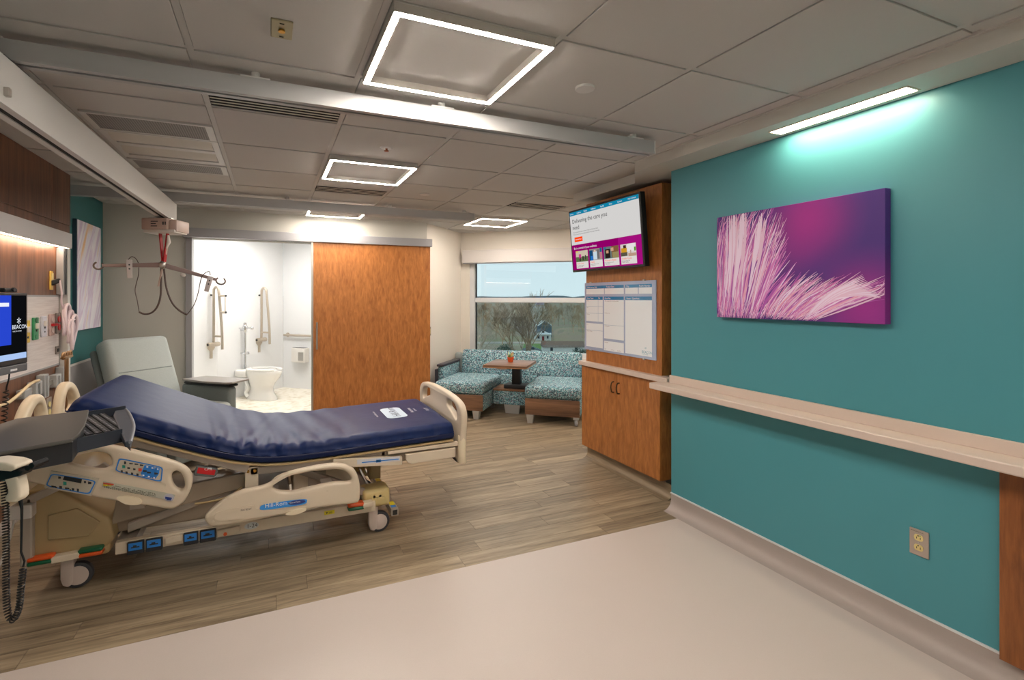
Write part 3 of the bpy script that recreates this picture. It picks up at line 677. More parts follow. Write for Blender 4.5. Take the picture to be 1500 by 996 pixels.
# ================================================================== RIGHT SIDE
# wall shelf rail
th=thing('wall_shelf_rail','long pale solid-surface shelf rail along the teal wall','shelf',(2.40,.9,.81))
x1=RY-.001
mb=MB(); mb.prism([(x1,-1.2,.847),(x1-.016,-1.2,.847),(x1-.016,-1.2,.899),(x1,-1.2,.899)],(0,3.80,0)); mb.build('upstand',SOLID,th,bevel=.002)
mb=MB(); mb.prism([(2.33,-1.2,.809),(x1,-1.2,.809),(x1,2.67,.809),(2.345,2.67,.809),(2.33,2.655,.809)],(0,0,.038)); mb.build('ledge',SOLID,th,bevel=.006)
# wooden panel under the rail at the entry
th=thing('wood_wall_panel','dark cherry wood panel under the shelf rail at the entry','panel',(2.45,.4,.07))
mb=MB(); mb.box(RY-.03,-.6,.10,RY-.012,.935,.805); mb.build('panel',wood('cherry_dark',(110,62,28),(152,92,46),'Z',22,6,.4,fine=130),th,bevel=.001)
mb=MB(); mb.box(RY-.012,-.58,.15,RY-.001,.92,.80); mb.build('backing',DGREY,th)
# tall cabinet
CW=RY+.06
th=thing('tall_cabinet','tall cherry cabinet with two lower doors and pale counter ledge','cabinet',(2.75,3.26,0))
y0,y1=2.772,3.74
mb=MB(); mb.box(2.548,y0+.002,.115,3.01,y1-.002,.825); mb.build('lower_body',CHERRY,th)
mb=MB(); mb.box(2.546,y0,.862,3.01,y1-.04,2.235); mb.build('upper_body',CHERRY,th,bevel=.001)
ym=(y0+y1)/2
for a,b in ((y0,ym-.0012),(ym+.0012,y1)):
    mb=MB(); mb.box(2.528,a,.118,2.547,b,.822); d=mb.build('door',CHERRY,th,bevel=.001)
    s=1 if a>ym-.01 else -1
    yy=ym+s*.035; pts=[(2.528,yy,.742),(2.508,yy,.738),(2.500,yy,.712),(2.500,yy,.688),(2.508,yy,.662),(2.528,yy,.658)]
    mb=MB(); mb.tube(catmull(pts,5,False),.005,8); mb.build('handle',mat('bronze_pull',(96,80,66),.3,.9),d,smooth=1)
mb=MB(); mb.prism([(2.497,2.668,.826),(2.56,2.668,.826),(2.56,y0,.826),(3.01,y0,.826),(3.01,y1+.01,.826),(2.497,y1+.01,.826)],(0,0,.036)); mb.build('counter',SOLID,th,bevel=.004)
mb=MB(); mb.box(2.59,y0+.01,.0,3.0,y1-.01,.118); mb.build('toe_kick',mat('toe_kick_grey',(112,100,90),.45),th)
prof=[(2.59,.10),(2.586,.10)]+[(2.586-.05+.05*math.cos(a),.05-.05*math.sin(a)) for a in [math.pi/2*i/8 for i in range(9)]]+[(2.59,0)]
mb=MB(); mb.prism([(a,y0-.06,b) for a,b in prof],(0,y1-y0+.06,0)); mb.build('coved_kick',wood('plank_cove',(112,95,74),(160,142,116),'Y',16,16,.4,fine=90),th,smooth=.6)
mb=MB(); mb.box(2.62,y0-.01,.02,2.66,y0+.01,.045); mb.build('leveller',CHROME,th,bevel=.004)
# television (tilts down a little)
TVC=Vector((2.425,3.297,1.906)); tv=thing('wall_television','flat wall television showing a health care web page above the whiteboard','television',(2.5,3.297,1.64))
tax=Vector((0,-1,0)); tup=Vector((-.085,0,1)).normalized(); TM_=frame(TVC,tax,tup); tnn=tax.cross(tup)   # points -X
TWW,THH=.930,.535
def tvq(u,v,c): return TM_@Vector((-TWW/2+u*TWW,THH/2-v*THH,c))
mb=MB(); mb.box(-TWW/2,-THH/2,-.045,TWW/2,THH/2,0,TM_); mb.build('case',BLACK,tv,bevel=.004)
mb=MB(); mb.box(-.2,-.12,-.0455,.2,.12,-.052,TM_); mb.box(-.06,-.08,-.052,.06,.08,-.075,TM_); mb.box(2.49,3.20,1.78,2.545,3.40,2.02); mb.build('mount',BLACK,tv)
SE=.85
def scr(nm,rgb,k=SE): return emat('screen_'+nm,rgb,k)
def srect(mb,u0,v0,u1,v1,c): mb.quad(tvq(u0,v0,c),tvq(u0,v1,c),tvq(u1,v1,c),tvq(u1,v0,c))
pics=[((205,190,170),[((90,110,70),.0,.55,1,1),((200,70,140),.25,.3,.45,.7),((60,40,40),.3,.6,.4,.95),((60,50,50),.55,.5,.65,.9),((70,60,60),.75,.45,.85,.85),((225,200,90),.02,.0,.2,.12)]),
      ((150,140,135),[((25,70,110),.0,.1,.28,1),((40,110,190),.1,.6,.3,1),((200,215,225),.32,.25,.62,.95),((225,190,170),.4,.1,.52,.28),((110,105,105),.62,.1,.8,.9),((40,90,130),.84,.0,1,.35),((190,120,130),.84,.35,1,.9)]),
      ((105,120,118),[((40,30,28),.1,.2,.45,.95),((200,150,120),.18,.3,.34,.55),((130,90,60),.55,.0,1,.9),((150,135,90),.6,.5,1,1),((205,160,130),.5,.12,.68,.4),((60,110,140),.0,.0,.2,.2)]),
      ((215,205,200),[((205,150,40),.05,.3,.42,.7),((70,45,35),.2,.08,.38,.32),((90,85,70),.02,.65,.45,.95),((230,225,225),.45,.0,.95,.6),((90,150,50),.88,.3,1,.6),((185,150,130),.5,.75,1,1),((190,160,150),.62,.5,.7,.75)])]
mb=MB(); ms=[scr('grey',(214,212,210)),scr('teal',(20,130,165)),scr('magenta',(146,0,104)),scr('magenta2',(165,15,125)),scr('orange',(255,72,10)),scr('card',(222,216,212))]
a0,b0,a1,b1=.018,.03,.982,.965
mb.k=0; srect(mb,a0,b0,a1,.56,.0006); mb.k=1; srect(mb,a0,b0,a1,.088,.0010); mb.k=2; srect(mb,a0,.56,a1,b1,.0006); mb.k=3; srect(mb,.70,.56,a1,b1,.0008)
mb.k=4; srect(mb,.07,.44,.20,.515,.0010)
mb.k=5
cards=[(.075,.265),(.29,.475),(.50,.70),(.725,.915)]
for u0,u1 in cards: srect(mb,u0,.665,u1,.945,.0010)
nm=6
for (u0,u1),(bg,sh) in zip(cards,pics):
    ms.append(scr('p%d'%nm,bg)); mb.k=nm; nm+=1; srect(mb,u0,.665,u1,.84,.0013)
    for rgb,p,q,r,s in sh:
        ms.append(scr('p%d'%nm,rgb)); mb.k=nm; nm+=1
        srect(mb,u0+(u1-u0)*p,.665+.175*q,u0+(u1-u0)*r,.665+.175*s,.0013+.00005*(nm))
mb.build('screen',ms,tv)
def tt(s,sz,u,v): return (s,sz,TM_@Matrix.Translation((-TWW/2+u*TWW,THH/2-v*THH,.0035)))
text('screen_headline',[tt('Delivering the care you',.052,.055,.215),tt('need',.052,.055,.315)],scr('ink',(28,28,30)),tv)
text('screen_text',[tt('Our experienced team is here to help you feel your best.',.0155,.06,.37),tt('We are here for you and your family, every step of the way.',.0155,.06,.405)]+[z for (u,_),w in zip(cards,('Our classes and groups are open now.','Answers from our team of doctors.','Whole person care for your needs.','Eating well for life and for health.')) for z in (tt(w[:20],.0125,u+.012,.905),tt(w[20:],.0125,u+.012,.925))],scr('ink2',(70,66,66)),tv)
text('screen_card_titles',[tt(w,.021,u+.012,.878) for (u,_),w in zip(cards,('Active Lives','Vitality','Women\'s Health','Health Foods'))],scr('orange',(255,72,10)),tv)
text('screen_white_text',[tt(w,.016,u,.07) for u,w in ((.03,'Careers'),(.14,'Locations'),(.25,'Classes'),(.36,'MyBeacon'),(.50,'Pay Bill'),(.62,'News'),(.73,'Contact'),(.86,'Find a Doctor'))]+[tt('Be in control of your wellness',.027,.055,.635),tt('Schedule Now',.016,.085,.487)],scr('white',(245,245,245)),tv)
# whiteboard
bd=thing('patient_whiteboard','glass patient information whiteboard with blue headings below the television','whiteboard',(2.54,3.27,.965))
BX=2.538; bY0,bY1,bZ0,bZ1=2.822,3.712,.965,1.545
mb=MB(); mb.box(BX,bY0,bZ0,2.5455,bY1,bZ1); mb.build('board',mat('board_grey_blue',(168,182,212),.12,coat=.6),bd,bevel=.001)
BM=frame((BX-.0003,bY1,bZ1),(0,-1,0),(0,0,1)); bw,bh=bY1-bY0,bZ1-bZ0
def brect(mb,u0,v0,u1,v1,c=.0006): mb.quad(*[BM@Vector((u*bw,-v*bh,c)) for u,v in ((u0,v0),(u0,v1),(u1,v1),(u1,v0))])
BWH=mat('board_white',(240,246,252),.1,coat=.5); BBL=mat('board_blue',(10,122,182),.12,coat=.5); BLN=mat('board_line',(150,175,205),.2)
mb=MB()
for q in ((.03,.045,.315,.17),(.325,.045,.60,.17),(.62,.045,.785,.17),(.795,.045,.955,.17),(.03,.205,.295,.57),(.03,.60,.295,.95),(.315,.205,.60,.80),(.315,.835,.60,.97),(.62,.205,.955,.965)): brect(mb,*q)
mb.build('writing_panel',BWH,bd)
mb=MB()
for q in ((.03,.045,.60,.088),(.62,.045,.955,.088),(.03,.205,.295,.252),(.315,.205,.60,.252),(.62,.205,.955,.252)): brect(mb,*q,.0009)
mb.build('heading_bar',BBL,bd)
mb=MB()
for q in ((.03,.348,.295,.352),(.03,.448,.295,.452),(.222,.252,.225,.57),(.03,.70,.295,.704),(.315,.605,.60,.609),(.316,.045,.318,.17)): brect(mb,*q,.0009)
mb.build('ruling',BLN,bd)
def bt(s,sz,u,v): return (s,sz,BM@Matrix.Translation((u*bw,-v*bh,.0013)))
text('heading_text',[bt('Welcome to Unit',.020,.045,.078),bt('Today\'s Date',.020,.345,.078),bt('Day',.020,.635,.078),bt('Room Number',.020,.80,.078),bt('Care Team',.020,.045,.240),bt('Tel',.020,.225,.240),bt('Care Plan',.020,.325,.240),bt('Notes / Questions',.020,.635,.240)],BWH,bd)
text('small_text',[bt('Nurse',.011,.04,.275),bt('Aide',.011,.04,.375),bt('Physician',.011,.04,.475),bt('Diet',.011,.04,.625),bt('Activity / Mobility',.011,.04,.725),bt('What matters most to me and my family',.011,.325,.275),bt('Plan for the day',.011,.325,.445),bt('Discharge Plan',.011,.325,.63),bt('Pain Level',.011,.325,.86),bt('Goal',.010,.325,.955),bt('Last Dose',.010,.42,.955),bt('Next Dose',.010,.51,.955)],mat('board_ink',(120,80,100),.3),bd)
text('logo',[bt('BEACON',.028,.835,.93),bt('HEALTH SYSTEM',.009,.835,.948)]+[(k,.030,BM@Matrix.Translation((.885*bw,-.885*bh,.0013))@Matrix.Rotation(a,4,'Z'),'CENTER') for k,a in (('*',0),('*',.6))],mat('board_logo',(90,160,185),.3),bd)
for u in (.1,.86):
    for v in (-.004,1.004):
        mb=MB(); c=BM@Vector((u*bw,-v*bh,0)); mb.box(c.x-.006,c.y-.010,c.z-.006,c.x+.008,c.y+.010,c.z+.006); mb.build('clip',STEEL,bd,bevel=.002)
# purple canvas with feather print
cv=thing('feather_canvas','large stretched canvas print of pink feathers on purple','artwork',(2.45,1.74,1.3))
cy0,cy1,cz0,cz1=1.299,2.187,1.303,1.892; CX0=RY-.042
PUR=bpy.data.materials.new('purple_print'); PUR.use_nodes=True; t=PUR.node_tree; p=t.nodes['Principled BSDF']; p.inputs['Roughness'].default_value=.6
tc=t.nodes.new('ShaderNodeTexCoord')
def blob(c,r,w):
    mp=t.nodes.new('ShaderNodeVectorMath'); mp.operation='DISTANCE'; mp.inputs[1].default_value=c; t.links.new(tc.outputs['Object'],mp.inputs[0])
    mr=t.nodes.new('ShaderNodeMapRange'); mr.interpolation_type='SMOOTHSTEP'; mr.inputs[1].default_value=0; mr.inputs[2].default_value=r; mr.inputs[3].default_value=w; mr.inputs[4].default_value=0
    t.links.new(mp.outputs['Value'],mr.inputs[0]); return mr
bs=[blob((-.02,-.10,.50),.30,1.0),blob((-.02,.02,.30),.22,.22),blob((-.02,-.36,.08),.30,.9),blob((-.02,.43,.33),.22,.5)]
acc=bs[0]
for b in bs[1:]:
    m_=t.nodes.new('ShaderNodeMath'); m_.operation='ADD'; t.links.new(acc.outputs[0],m_.inputs[0]); t.links.new(b.outputs[0],m_.inputs[1]); acc=m_
cr=t.nodes.new('ShaderNodeValToRGB'); cr.color_ramp.elements[0].color=(*lin((76,42,132)),1); cr.color_ramp.elements[1].color=(*lin((164,40,146)),1)
t.links.new(acc.outputs[0],cr.inputs[0]); t.links.new(cr.outputs[0],p.inputs['Base Color'])
mb=MB(); mb.box(CX0,cy0,cz0,RY-.001,cy1,cz1); mb.build('canvas',PUR,cv,bevel=.0015)
# barbs printed as fine slivers on the canvas face
def feathers():
    r=random.Random(11); mb=MB(); cols=[(240,204,234),(222,136,208),(248,226,252),(188,92,188),(140,60,168),(214,116,186),(240,176,208)]
    W_,Hh=cy1-cy0,cz1-cz0
    def pt(u,v,c): return Vector((CX0-.0004-c,cy1-u*W_,cz0+v*Hh))
    def barb(p0,p1,bend,w,k,c):
        (u0,v0),(u1,v1)=p0,p1; L=[];Rr=[];n=6
        for i in range(n+1):
            f=i/n; u=u0+(u1-u0)*f-bend*math.sin(math.pi*f)*(v1-v0); v=v0+(v1-v0)*f+bend*math.sin(math.pi*f)*(u1-u0)
            ww=w*math.sin(math.pi*(.02+.96*f))**.7+.0003
            du,dv=(u1-u0),(v1-v0); l=math.hypot(du*W_,dv*Hh); nx,ny=-dv*Hh/l,du*W_/l
            L.append((u+nx*ww/W_,v+ny*ww/Hh)); Rr.append((u-nx*ww/W_,v-ny*ww/Hh))
        for i in range(n):
            q=[L[i],L[i+1],Rr[i+1],Rr[i]]
            q=[(min(.998,max(.002,a)),min(.998,max(.002,b))) for a,b in q]
            mb.k=k; mb.quad(*[pt(a,b,c) for a,b in q])
    c=0
    # plume A: fan from the lower left edge
    for i in range(420):
        f=r.random(); b=(.005+.31*f+r.uniform(-.03,.03),r.uniform(-.05,.10)); vm=1.12 if f<.78 else 1.12-(f-.78)*2.9
        e=(b[0]*1.08+.02+.17*f+r.uniform(-.025,.025),vm*r.uniform(.55,1.0))
        c+=2e-6; barb(b,e,r.uniform(-.02,.07),r.uniform(.0012,.0046),r.choice((0,1,1,3,3,4,5,6,0,2)),c)
    for (b,e,w) in (((.10,.30),(.135,1.12),.015),((.16,.45),(.205,1.10),.016),((.13,.25),(.185,.85),.014),((.265,.45),(.335,.97),.017),((.245,.30),(.315,.90),.013),((.07,.2),(.10,1.1),.008)):
        c+=2e-6; barb(b,e,-.02,w*.75,2,c); barb((b[0]+.02,b[1]-.1),(e[0]+.018,e[1]-.05),-.02,w*.5,0,c+1e-6); barb((b[0]-.012,b[1]-.15),(e[0]-.016,e[1]-.02),-.01,w*.4,2,c+1e-6)
    # plume B: fan from the lower edge to the right
    for i in range(300):
        f=r.random(); b=(.36+.30*f+r.uniform(-.02,.02),r.uniform(0,.05)); ln=r.uniform(.35,1.0)
        ang=math.radians(58-26*f+r.uniform(-5,5)); e=(b[0]+math.cos(ang)*ln*(.34+.22*f),b[1]+math.sin(ang)*ln*(.46+.1*f))
        c+=2e-6; barb(b,e,r.uniform(-.02,.08)*1.2,r.uniform(.0010,.0034),r.choice((0,1,1,5,6,0,2,3)),c)
    for i in range(16):
        b=(.60+i*.012,.02+i*.012); e=(.90+i*.0055,.36-i*.011); c+=2e-6; barb(b,e,.08,.004,r.choice((2,0,0)),c)
    return mb,[mat('feather_ink_%d'%i,q,.6) for i,q in enumerate(cols)]
mbf,fm=feathers(); mbf.build('printed_feathers',fm,cv)
# duplex outlet
ot=thing('duplex_outlet','steel duplex outlet plate with ivory sockets on the lower teal wall','outlet',(RY,1.194,.35))
mb=MB(); mb.box(RY-.007,1.160,.348,RY-.0005,1.228,.457); mb.build('plate',mat('outlet_steel',(188,176,166),.35,.6),ot,bevel=.005,seg=3)
IV=mat('ivory',(222,204,140),.4)
for zc in (.424,.383):
    pts=[(1.194+.0165*math.cos(a),zc+max(-.0125,min(.0125,.0165*math.sin(a)))) for a in [2*math.pi*i/24 for i in range(24)]]
    mb=MB(); mb.prism([(RY-.0068,a,b) for a,b in pts],(-.0025,0,0)); s=mb.build('socket',IV,ot)
    mb=MB(); mb.box(RY-.0100,1.1995,zc-.005,RY-.0090,1.2015,zc+.003); mb.box(RY-.0100,1.1865,zc-.005,RY-.0090,1.1885,zc+.003); mb.cyl((RY-.009,1.195,zc+.008),(RY-.0100,1.195,zc+.008),.0026,n=8); mb.build('slot',BLACK,s)
mb=MB(); mb.cyl((RY-.0068,1.194,.4035),(RY-.009,1.194,.4035),.003,n=10); mb.build('screw',STEEL,ot)
mb=MB(); mb.cyl((RY-.009,1.1885,.4335),(RY-.0100,1.1885,.4335),.0022,n=8); mb.build('indicator_dot',mat('green_dot',(30,140,60),.4),ot)
text('plate_marking',[('EMERGENCY 2A',.0062,frame((RY-.0076,1.222,.4455),(0,-1,0),(0,0,1)))],DGREY,ot)
# ================================================================== HOSPITAL BED
bed=thing('hospital_bed','beige hospital bed with navy mattress, raised head end and lowered side rails','bed',(0.05,3.33,0))
BG=mat('bed_beige',(216,200,178),.38); BGL=mat('bed_cream',(230,214,186),.35); BT=mat('bed_taupe',(150,134,116),.45); BTD=mat('bed_tan',(176,152,110),.45)
BFR=mat('bed_frame_grey',(170,158,146),.42); BDK=mat('bed_dark',(46,42,40),.6); BLU=mat('bed_label_blue',(40,128,214),.35); NAVYL=mat('bed_label_navy',(28,52,130),.35)
YEL=mat('sticker_yellow',(226,208,40),.5); WHT=mat('print_white',(236,238,240),.5); INK=mat('print_ink',(42,42,46),.5); TEALP=mat('print_teal',(40,150,130),.5)
ORG=mat('pedal_orange',(216,84,28),.35); GRN=mat('pedal_green',(16,92,60),.35); REDP=mat('cpr_red',(200,24,32),.4); GREYP=mat('grey_housing',(96,100,100),.45)
NV=bpy.data.materials.new('navy_coated_fabric'); NV.use_nodes=True; t=NV.node_tree; p=t.nodes['Principled BSDF']
p.inputs['Base Color'].default_value=(*lin((20,38,84)),1); p.inputs['Roughness'].default_value=.44; p.inputs['Specular IOR Level'].default_value=.24
tc=t.nodes.new('ShaderNodeTexCoord'); n=t.nodes.new('ShaderNodeTexNoise'); n.inputs['Scale'].default_value=9; n.inputs['Detail'].default_value=4; b=t.nodes.new('ShaderNodeBump'); b.inputs['Strength'].default_value=.10; b.inputs['Distance'].default_value=.02
t.links.new(tc.outputs['Object'],n.inputs['Vector']); t.links.new(n.outputs[0],b.inputs['Height']); t.links.new(b.outputs[0],p.inputs['Normal'])
# mattress path (bottom line)
MP=[(1.045,.545),(.90,.541),(.70,.536),(.50,.530),(.30,.524),(.12,.523),(.0,.530),(-.10,.546),(-.20,.573),(-.32,.617),(-.46,.675),(-.60,.735),(-.74,.797),(-.885,.862)]
MPS=catmull([(a,b,0) for a,b in MP],9,False)
MYN,MYF=2.925,3.765; MT=.102
def sstep(a,b,x): q=max(0,min(1,(x-a)/(b-a))); return q*q*(3-2*q)
rw=random.Random(5)
wr=[(rw.uniform(-.30,.42),rw.uniform(-1,1)*.8,rw.uniform(.008,.018),rw.uniform(.35,1)) for k in range(26)]
def mattress():
    rows=[]; n=len(MPS)
    # cross-section, parameter around: near bottom -> near side -> top -> far side
    for i,q in enumerate(MPS):
        a=MPS[max(0,i-1)]; b=MPS[min(n-1,i+1)]; d=(b-a).normalized(); nr=Vector((d.y,-d.x,0))
        if nr.y<0: nr=-nr
        f=i/(n-1); endr=min(1,min(i,n-1-i)/4); er=.03*(1-math.sqrt(max(0,1-(1-endr)**2)))
        foot=1.0
        T=MT*foot-er
        rowp=[]
        K=26; r=.032
        prof=[]
        yn,yf=MYN+er*.5,MYF-er*.5
        prof.append((yn+.05,0.0)); prof.append((yn+.012,.002)); prof.append((yn,.012)); prof.append((yn-.004,.030)); prof.append((yn+.002,.0335)); prof.append((yn-.006,.040))
        for s in range(1,4): prof.append((yn-.006+.002*s,.040+(T-r-.040)*s/4))
        for s in range(0,6): an=math.pi/2*s/5; prof.append((yn+r-r*math.cos(an),T-r+r*math.sin(an)))
        for s in range(1,24): prof.append((yn+r+(yf-yn-2*r)*s/24,T))
        for s in range(0,5): an=math.pi/2*s/4; prof.append((yf-r+r*math.sin(an),T-r+r*math.cos(an)))
        prof.append((yf,.012)); prof.append((yf-.05,0))
        for (y,h) in prof:
            # gentle crown and wrinkles near the bend
            yy=(y-MYN)/(MYF-MYN); dz=0
            if h>.05:
                top=sstep(.05,T,h)
                dz+=top*.006*math.sin(math.pi*max(0,min(1,yy)))
                near=max(0,1-yy*2.6)
                for (wxx,sl,wd_,am) in wr:
                    u=(q.x-wxx-sl*.25*(yy))/wd_
                    if abs(u)<3: dz-=top*.010*am*(near*.9+.15)*math.exp(-u*u)
                dz+=top*.0035*math.sin(q.x*38+yy*7)*sstep(-.5,-.2,q.x)*(1-sstep(.35,.6,q.x))
            sd=0
            if h<=T-.002 and h>.04 and yy<.1: sd=.004*math.sin(q.x*55+h*20)+.003*math.sin(q.x*91)
            rowp.append(Vector((q.x,0,q.y))+Vector((nr.x,0,nr.y))*(h+dz)+Vector((0,y+sd,0)))
        rows.append(rowp)
    mb=MB(); mb.grid(rows,True); mb.add(rows[0],[tuple(range(len(rows[0])))]); mb.add(rows[-1],[tuple(range(len(rows[-1])))])
    return mb.build('mattress',NV,bed,smooth=.9)
ma=mattress()
# piping along the lower seam
mb=MB(); pts=[]
for i,q in enumerate(MPS[2:-1]):
    pts.append((q.x,MYN-.005,q.y+.035))
mb.tube(pts,.0032,6); mb.build('seam_piping',mat('navy_piping',(20,34,78),.4),ma,smooth=1)
# printed label on the foot end of the mattress
def mtop(x,y,c=.004):
    for i in range(len(MPS)-1):
        a,b=MPS[i],MPS[i+1]
        if a.x>=x>=b.x: f=(a.x-x)/(a.x-b.x); zb=a.y+(b.y-a.y)*f; break
    yy=(y-MYN)/(MYF-MYN); foot=1.0
    dz=.006*math.sin(math.pi*yy)
    near=max(0,1-yy*2.6)
    for (wxx,sl,wd_,am) in wr:
        u=(x-wxx-sl*.25*yy)/wd_
        if abs(u)<3: dz-=.010*am*(near*.9+.15)*math.exp(-u*u)
    return Vector((x,y,zb+MT*foot+dz+c))
def on_mattress(name,loop,m,c):
    # drape a dense grid over the loop's bounding box, kept inside the rounded outline
    xs=[q[0] for q in loop]; ys=[q[1] for q in loop]; mb=MB(); cx,cy=sum(xs)/len(xs),sum(ys)/len(ys); rings=6; P=[]
    for k in range(1,rings+1): P.append([mtop(cx+(a-cx)*k/rings,cy+(b-cy)*k/rings,c) for a,b in loop])
    mb.grid(P,True); mb.add(P[0],[tuple(range(len(loop)))]); return mb.build(name,m,ma,smooth=1)
def rrect(cx,cy,w,h,r,n=5):
    out=[]
    for sx,sy,a0 in ((1,1,0),(-1,1,90),(-1,-1,180),(1,-1,270)):
        for k in range(n+1): a=math.radians(a0+90*k/n); out.append((cx+sx*(w/2-r)+r*math.cos(a),cy+sy*(h/2-r)+r*math.sin(a)))
    return out
lc=(.755,3.335); on_mattress('label_patch',rrect(lc[0],lc[1],.135,.30,.04),mat('label_pale',(196,214,230),.5),.003)
TMm=lambda x,y: frame(mtop(x,y,.0062),(0,1,0),(-1,0,.02))
text('label_print',[('Hill-Rom',.074,TMm(lc[0]+.022,lc[1]),'CENTER')],mat('label_navy_print',(38,48,92),.5),ma)
text('mattress_print',[('www.hill-rom.com',.022,TMm(.640,3.33),'CENTER'),('Accumax',.036,TMm(.880,3.33),'CENTER'),('Quantum',.020,TMm(.905,3.33),'CENTER'),('FOOT',.030,TMm(.985,3.30),'CENTER')],WHT,ma)
# deck: tan rim under the mattress, taupe panels
mb=MB(); P=[]
for q in MPS[1:]:
    P.append([Vector((q.x,MYN+.0,q.y-.002)),Vector((q.x,MYN+.0,q.y-.012)),Vector((q.x,MYF-.01,q.y-.012)),Vector((q.x,MYF-.01,q.y-.002))])
mb.grid(P,True); mb.add(P[0],[(0,1,2,3)]); mb.add(P[-1],[(0,1,2,3)]); mb.build('deck_rim',BTD,bed)
# head section frame under the raised backrest
def sec(name,x0,z0,x1,z1,y0,y1,th_,m,bev=.004):
    a=Vector((x0,0,z0)); b=Vector((x1,0,z1)); d=(b-a).normalized(); nr=Vector((d.z,0,-d.x)); 
    if nr.z>0: nr=-nr
    q=MB(); q.prism([a+Vector((0,y0,0)),b+Vector((0,y0,0)),b+nr*th_+Vector((0,y0,0)),a+nr*th_+Vector((0,y0,0))],(0,y1-y0,0)); return q.build(name,m,bed,bevel=bev)
sec('head_deck_frame',-.10,.530,-.84,.825,MYN+.02,MYN+.06,.045,BFR); sec('head_deck_frame',-.10,.530,-.84,.825,MYF-.08,MYF-.04,.045,BFR)
sec('head_deck_panel',-.12,.520,-.74,.770,MYN+.06,MYF-.08,.02,BT)
mb=MB(); mb.box(-.10,MYN+.03,.47,.62,MYF-.05,.510); mb.build('seat_deck_frame',BFR,bed,bevel=.004)
# foot section side rails and end box
for y0_,y1_ in ((MYN-.002,MYN+.03),(MYF-.04,MYF-.01)):
    mb=MB(); mb.prism([(.32,y0_,.462),(.715,y0_,.428),(.715,y0_,.478),(.32,y0_,.512)],(0,y1_-y0_,0)); mb.build('foot_deck_rail',BG,bed,bevel=.004)
    mb=MB(); mb.prism([(.63,y0_,.500),(1.07,y0_,.500),(1.07,y0_,.524),(.63,y0_,.518)],(0,y1_-y0_,0)); mb.build('foot_deck_edge',BG,bed,bevel=.003)
    mb=MB(); mb.prism([(a,y0_-.001,b) for a,b in ((.735,.487),(.735,.455),(.750,.435),(.775,.425),(1.05,.432),(1.05,.492))],(0,y1_-y0_,0)); mb.build('foot_side_cover',BG,bed,bevel=.005)
mb=MB(); mb.box(.60,MYN+.03,.44,1.05,MYF-.04,.515); mb.build('foot_deck_panel',BT,bed)
# blue printed tape on the foot rail
def yplate(name,pts,Y,m,par,th_=.0012): q=MB(); q.prism([(*wy(a,b,Y).xz,)[:1]+(Y,)+(wy(a,b,Y).z,) for a,b in pts],(0,-th_,0)); return q.build(name,m,par)
YR=MYN-.0025
yplate('printed_tape',[(523,673.5),(586,668),(586,675),(523,680.5)],YR,mat('tape_pale',(206,206,212),.4),bed)
yplate('tape_stripe',[(530,676.8),(584,671.6),(584,673.0),(530,678.2)],YR-.0013,BLU,bed); yplate('tape_mark',[(551,673.5),(558,672.8),(558,676.8),(551,677.5)],YR-.0013,BLU,bed)
# footboard
def xl(pts,X): return [(wx(a,b,X).y,wx(a,b,X).z) for a,b in pts]
YC=3.33
def sym(half): return half+[(2*YC-a,b) for a,b in half[::-1]]
fo=catmull([(a,b,0) for a,b in sym([(2.99,.405),(2.90,.405),(2.885,.52),(2.868,.63),(2.862,.70),(2.895,.752),(2.97,.778),(3.10,.792),(3.25,.797)])],5)
fo=[(q.x,q.y) for q in fo]
h1=[(2.945,.682),(2.957,.722),(3.00,.744),(3.07,.752),(3.135,.752),(3.145,.73),(3.13,.708),(3.06,.688),(2.985,.662),(2.955,.660)]
h2=[(2*YC-a,b) for a,b in h1]
low=rrect(YC,.452,.60,.07,.02)
hc=lambda h:[(q.x,q.y) for q in catmull([(a,b,0) for a,b in h],4)]
plate('footboard',[fo,hc(h1),hc(h2)],.042,.012,MX(1.085),BG,bed)
mb=MB(); mb.cyl((1.085,2.905,.40),(1.085,2.905,.57),.026,n=16); mb.build('footboard_post',BGL,bed,bevel=.004,smooth=.6); mb=MB(); mb.cyl((1.085,2*YC-2.905,.40),(1.085,2*YC-2.905,.57),.026,n=16); mb.build('footboard_post',BGL,bed,bevel=.004,smooth=.6)
# headboard with two handled humps
XH=-1.06
hump=[(2.86,.50),(2.90,.70),(2.95,.83),(3.03,.915),(3.12,.945),(3.19,.925),(3.24,.84),(3.27,.76),(3.33,.735)]
ho=hump+[(2*YC-a,b) for a,b in hump[::-1][1:]]
ho=[(q.x,q.y) for q in catmull([(a,b,0) for a,b in ho],4)]
hh=[(3.02,.80),(3.05,.86),(3.11,.895),(3.165,.885),(3.19,.83),(3.185,.78),(3.10,.765)]
plate('headboard',[ho,hc(hh),hc([(2*YC-a,b) for a,b in hh])],.05,.018,MX(XH),BGL,bed)
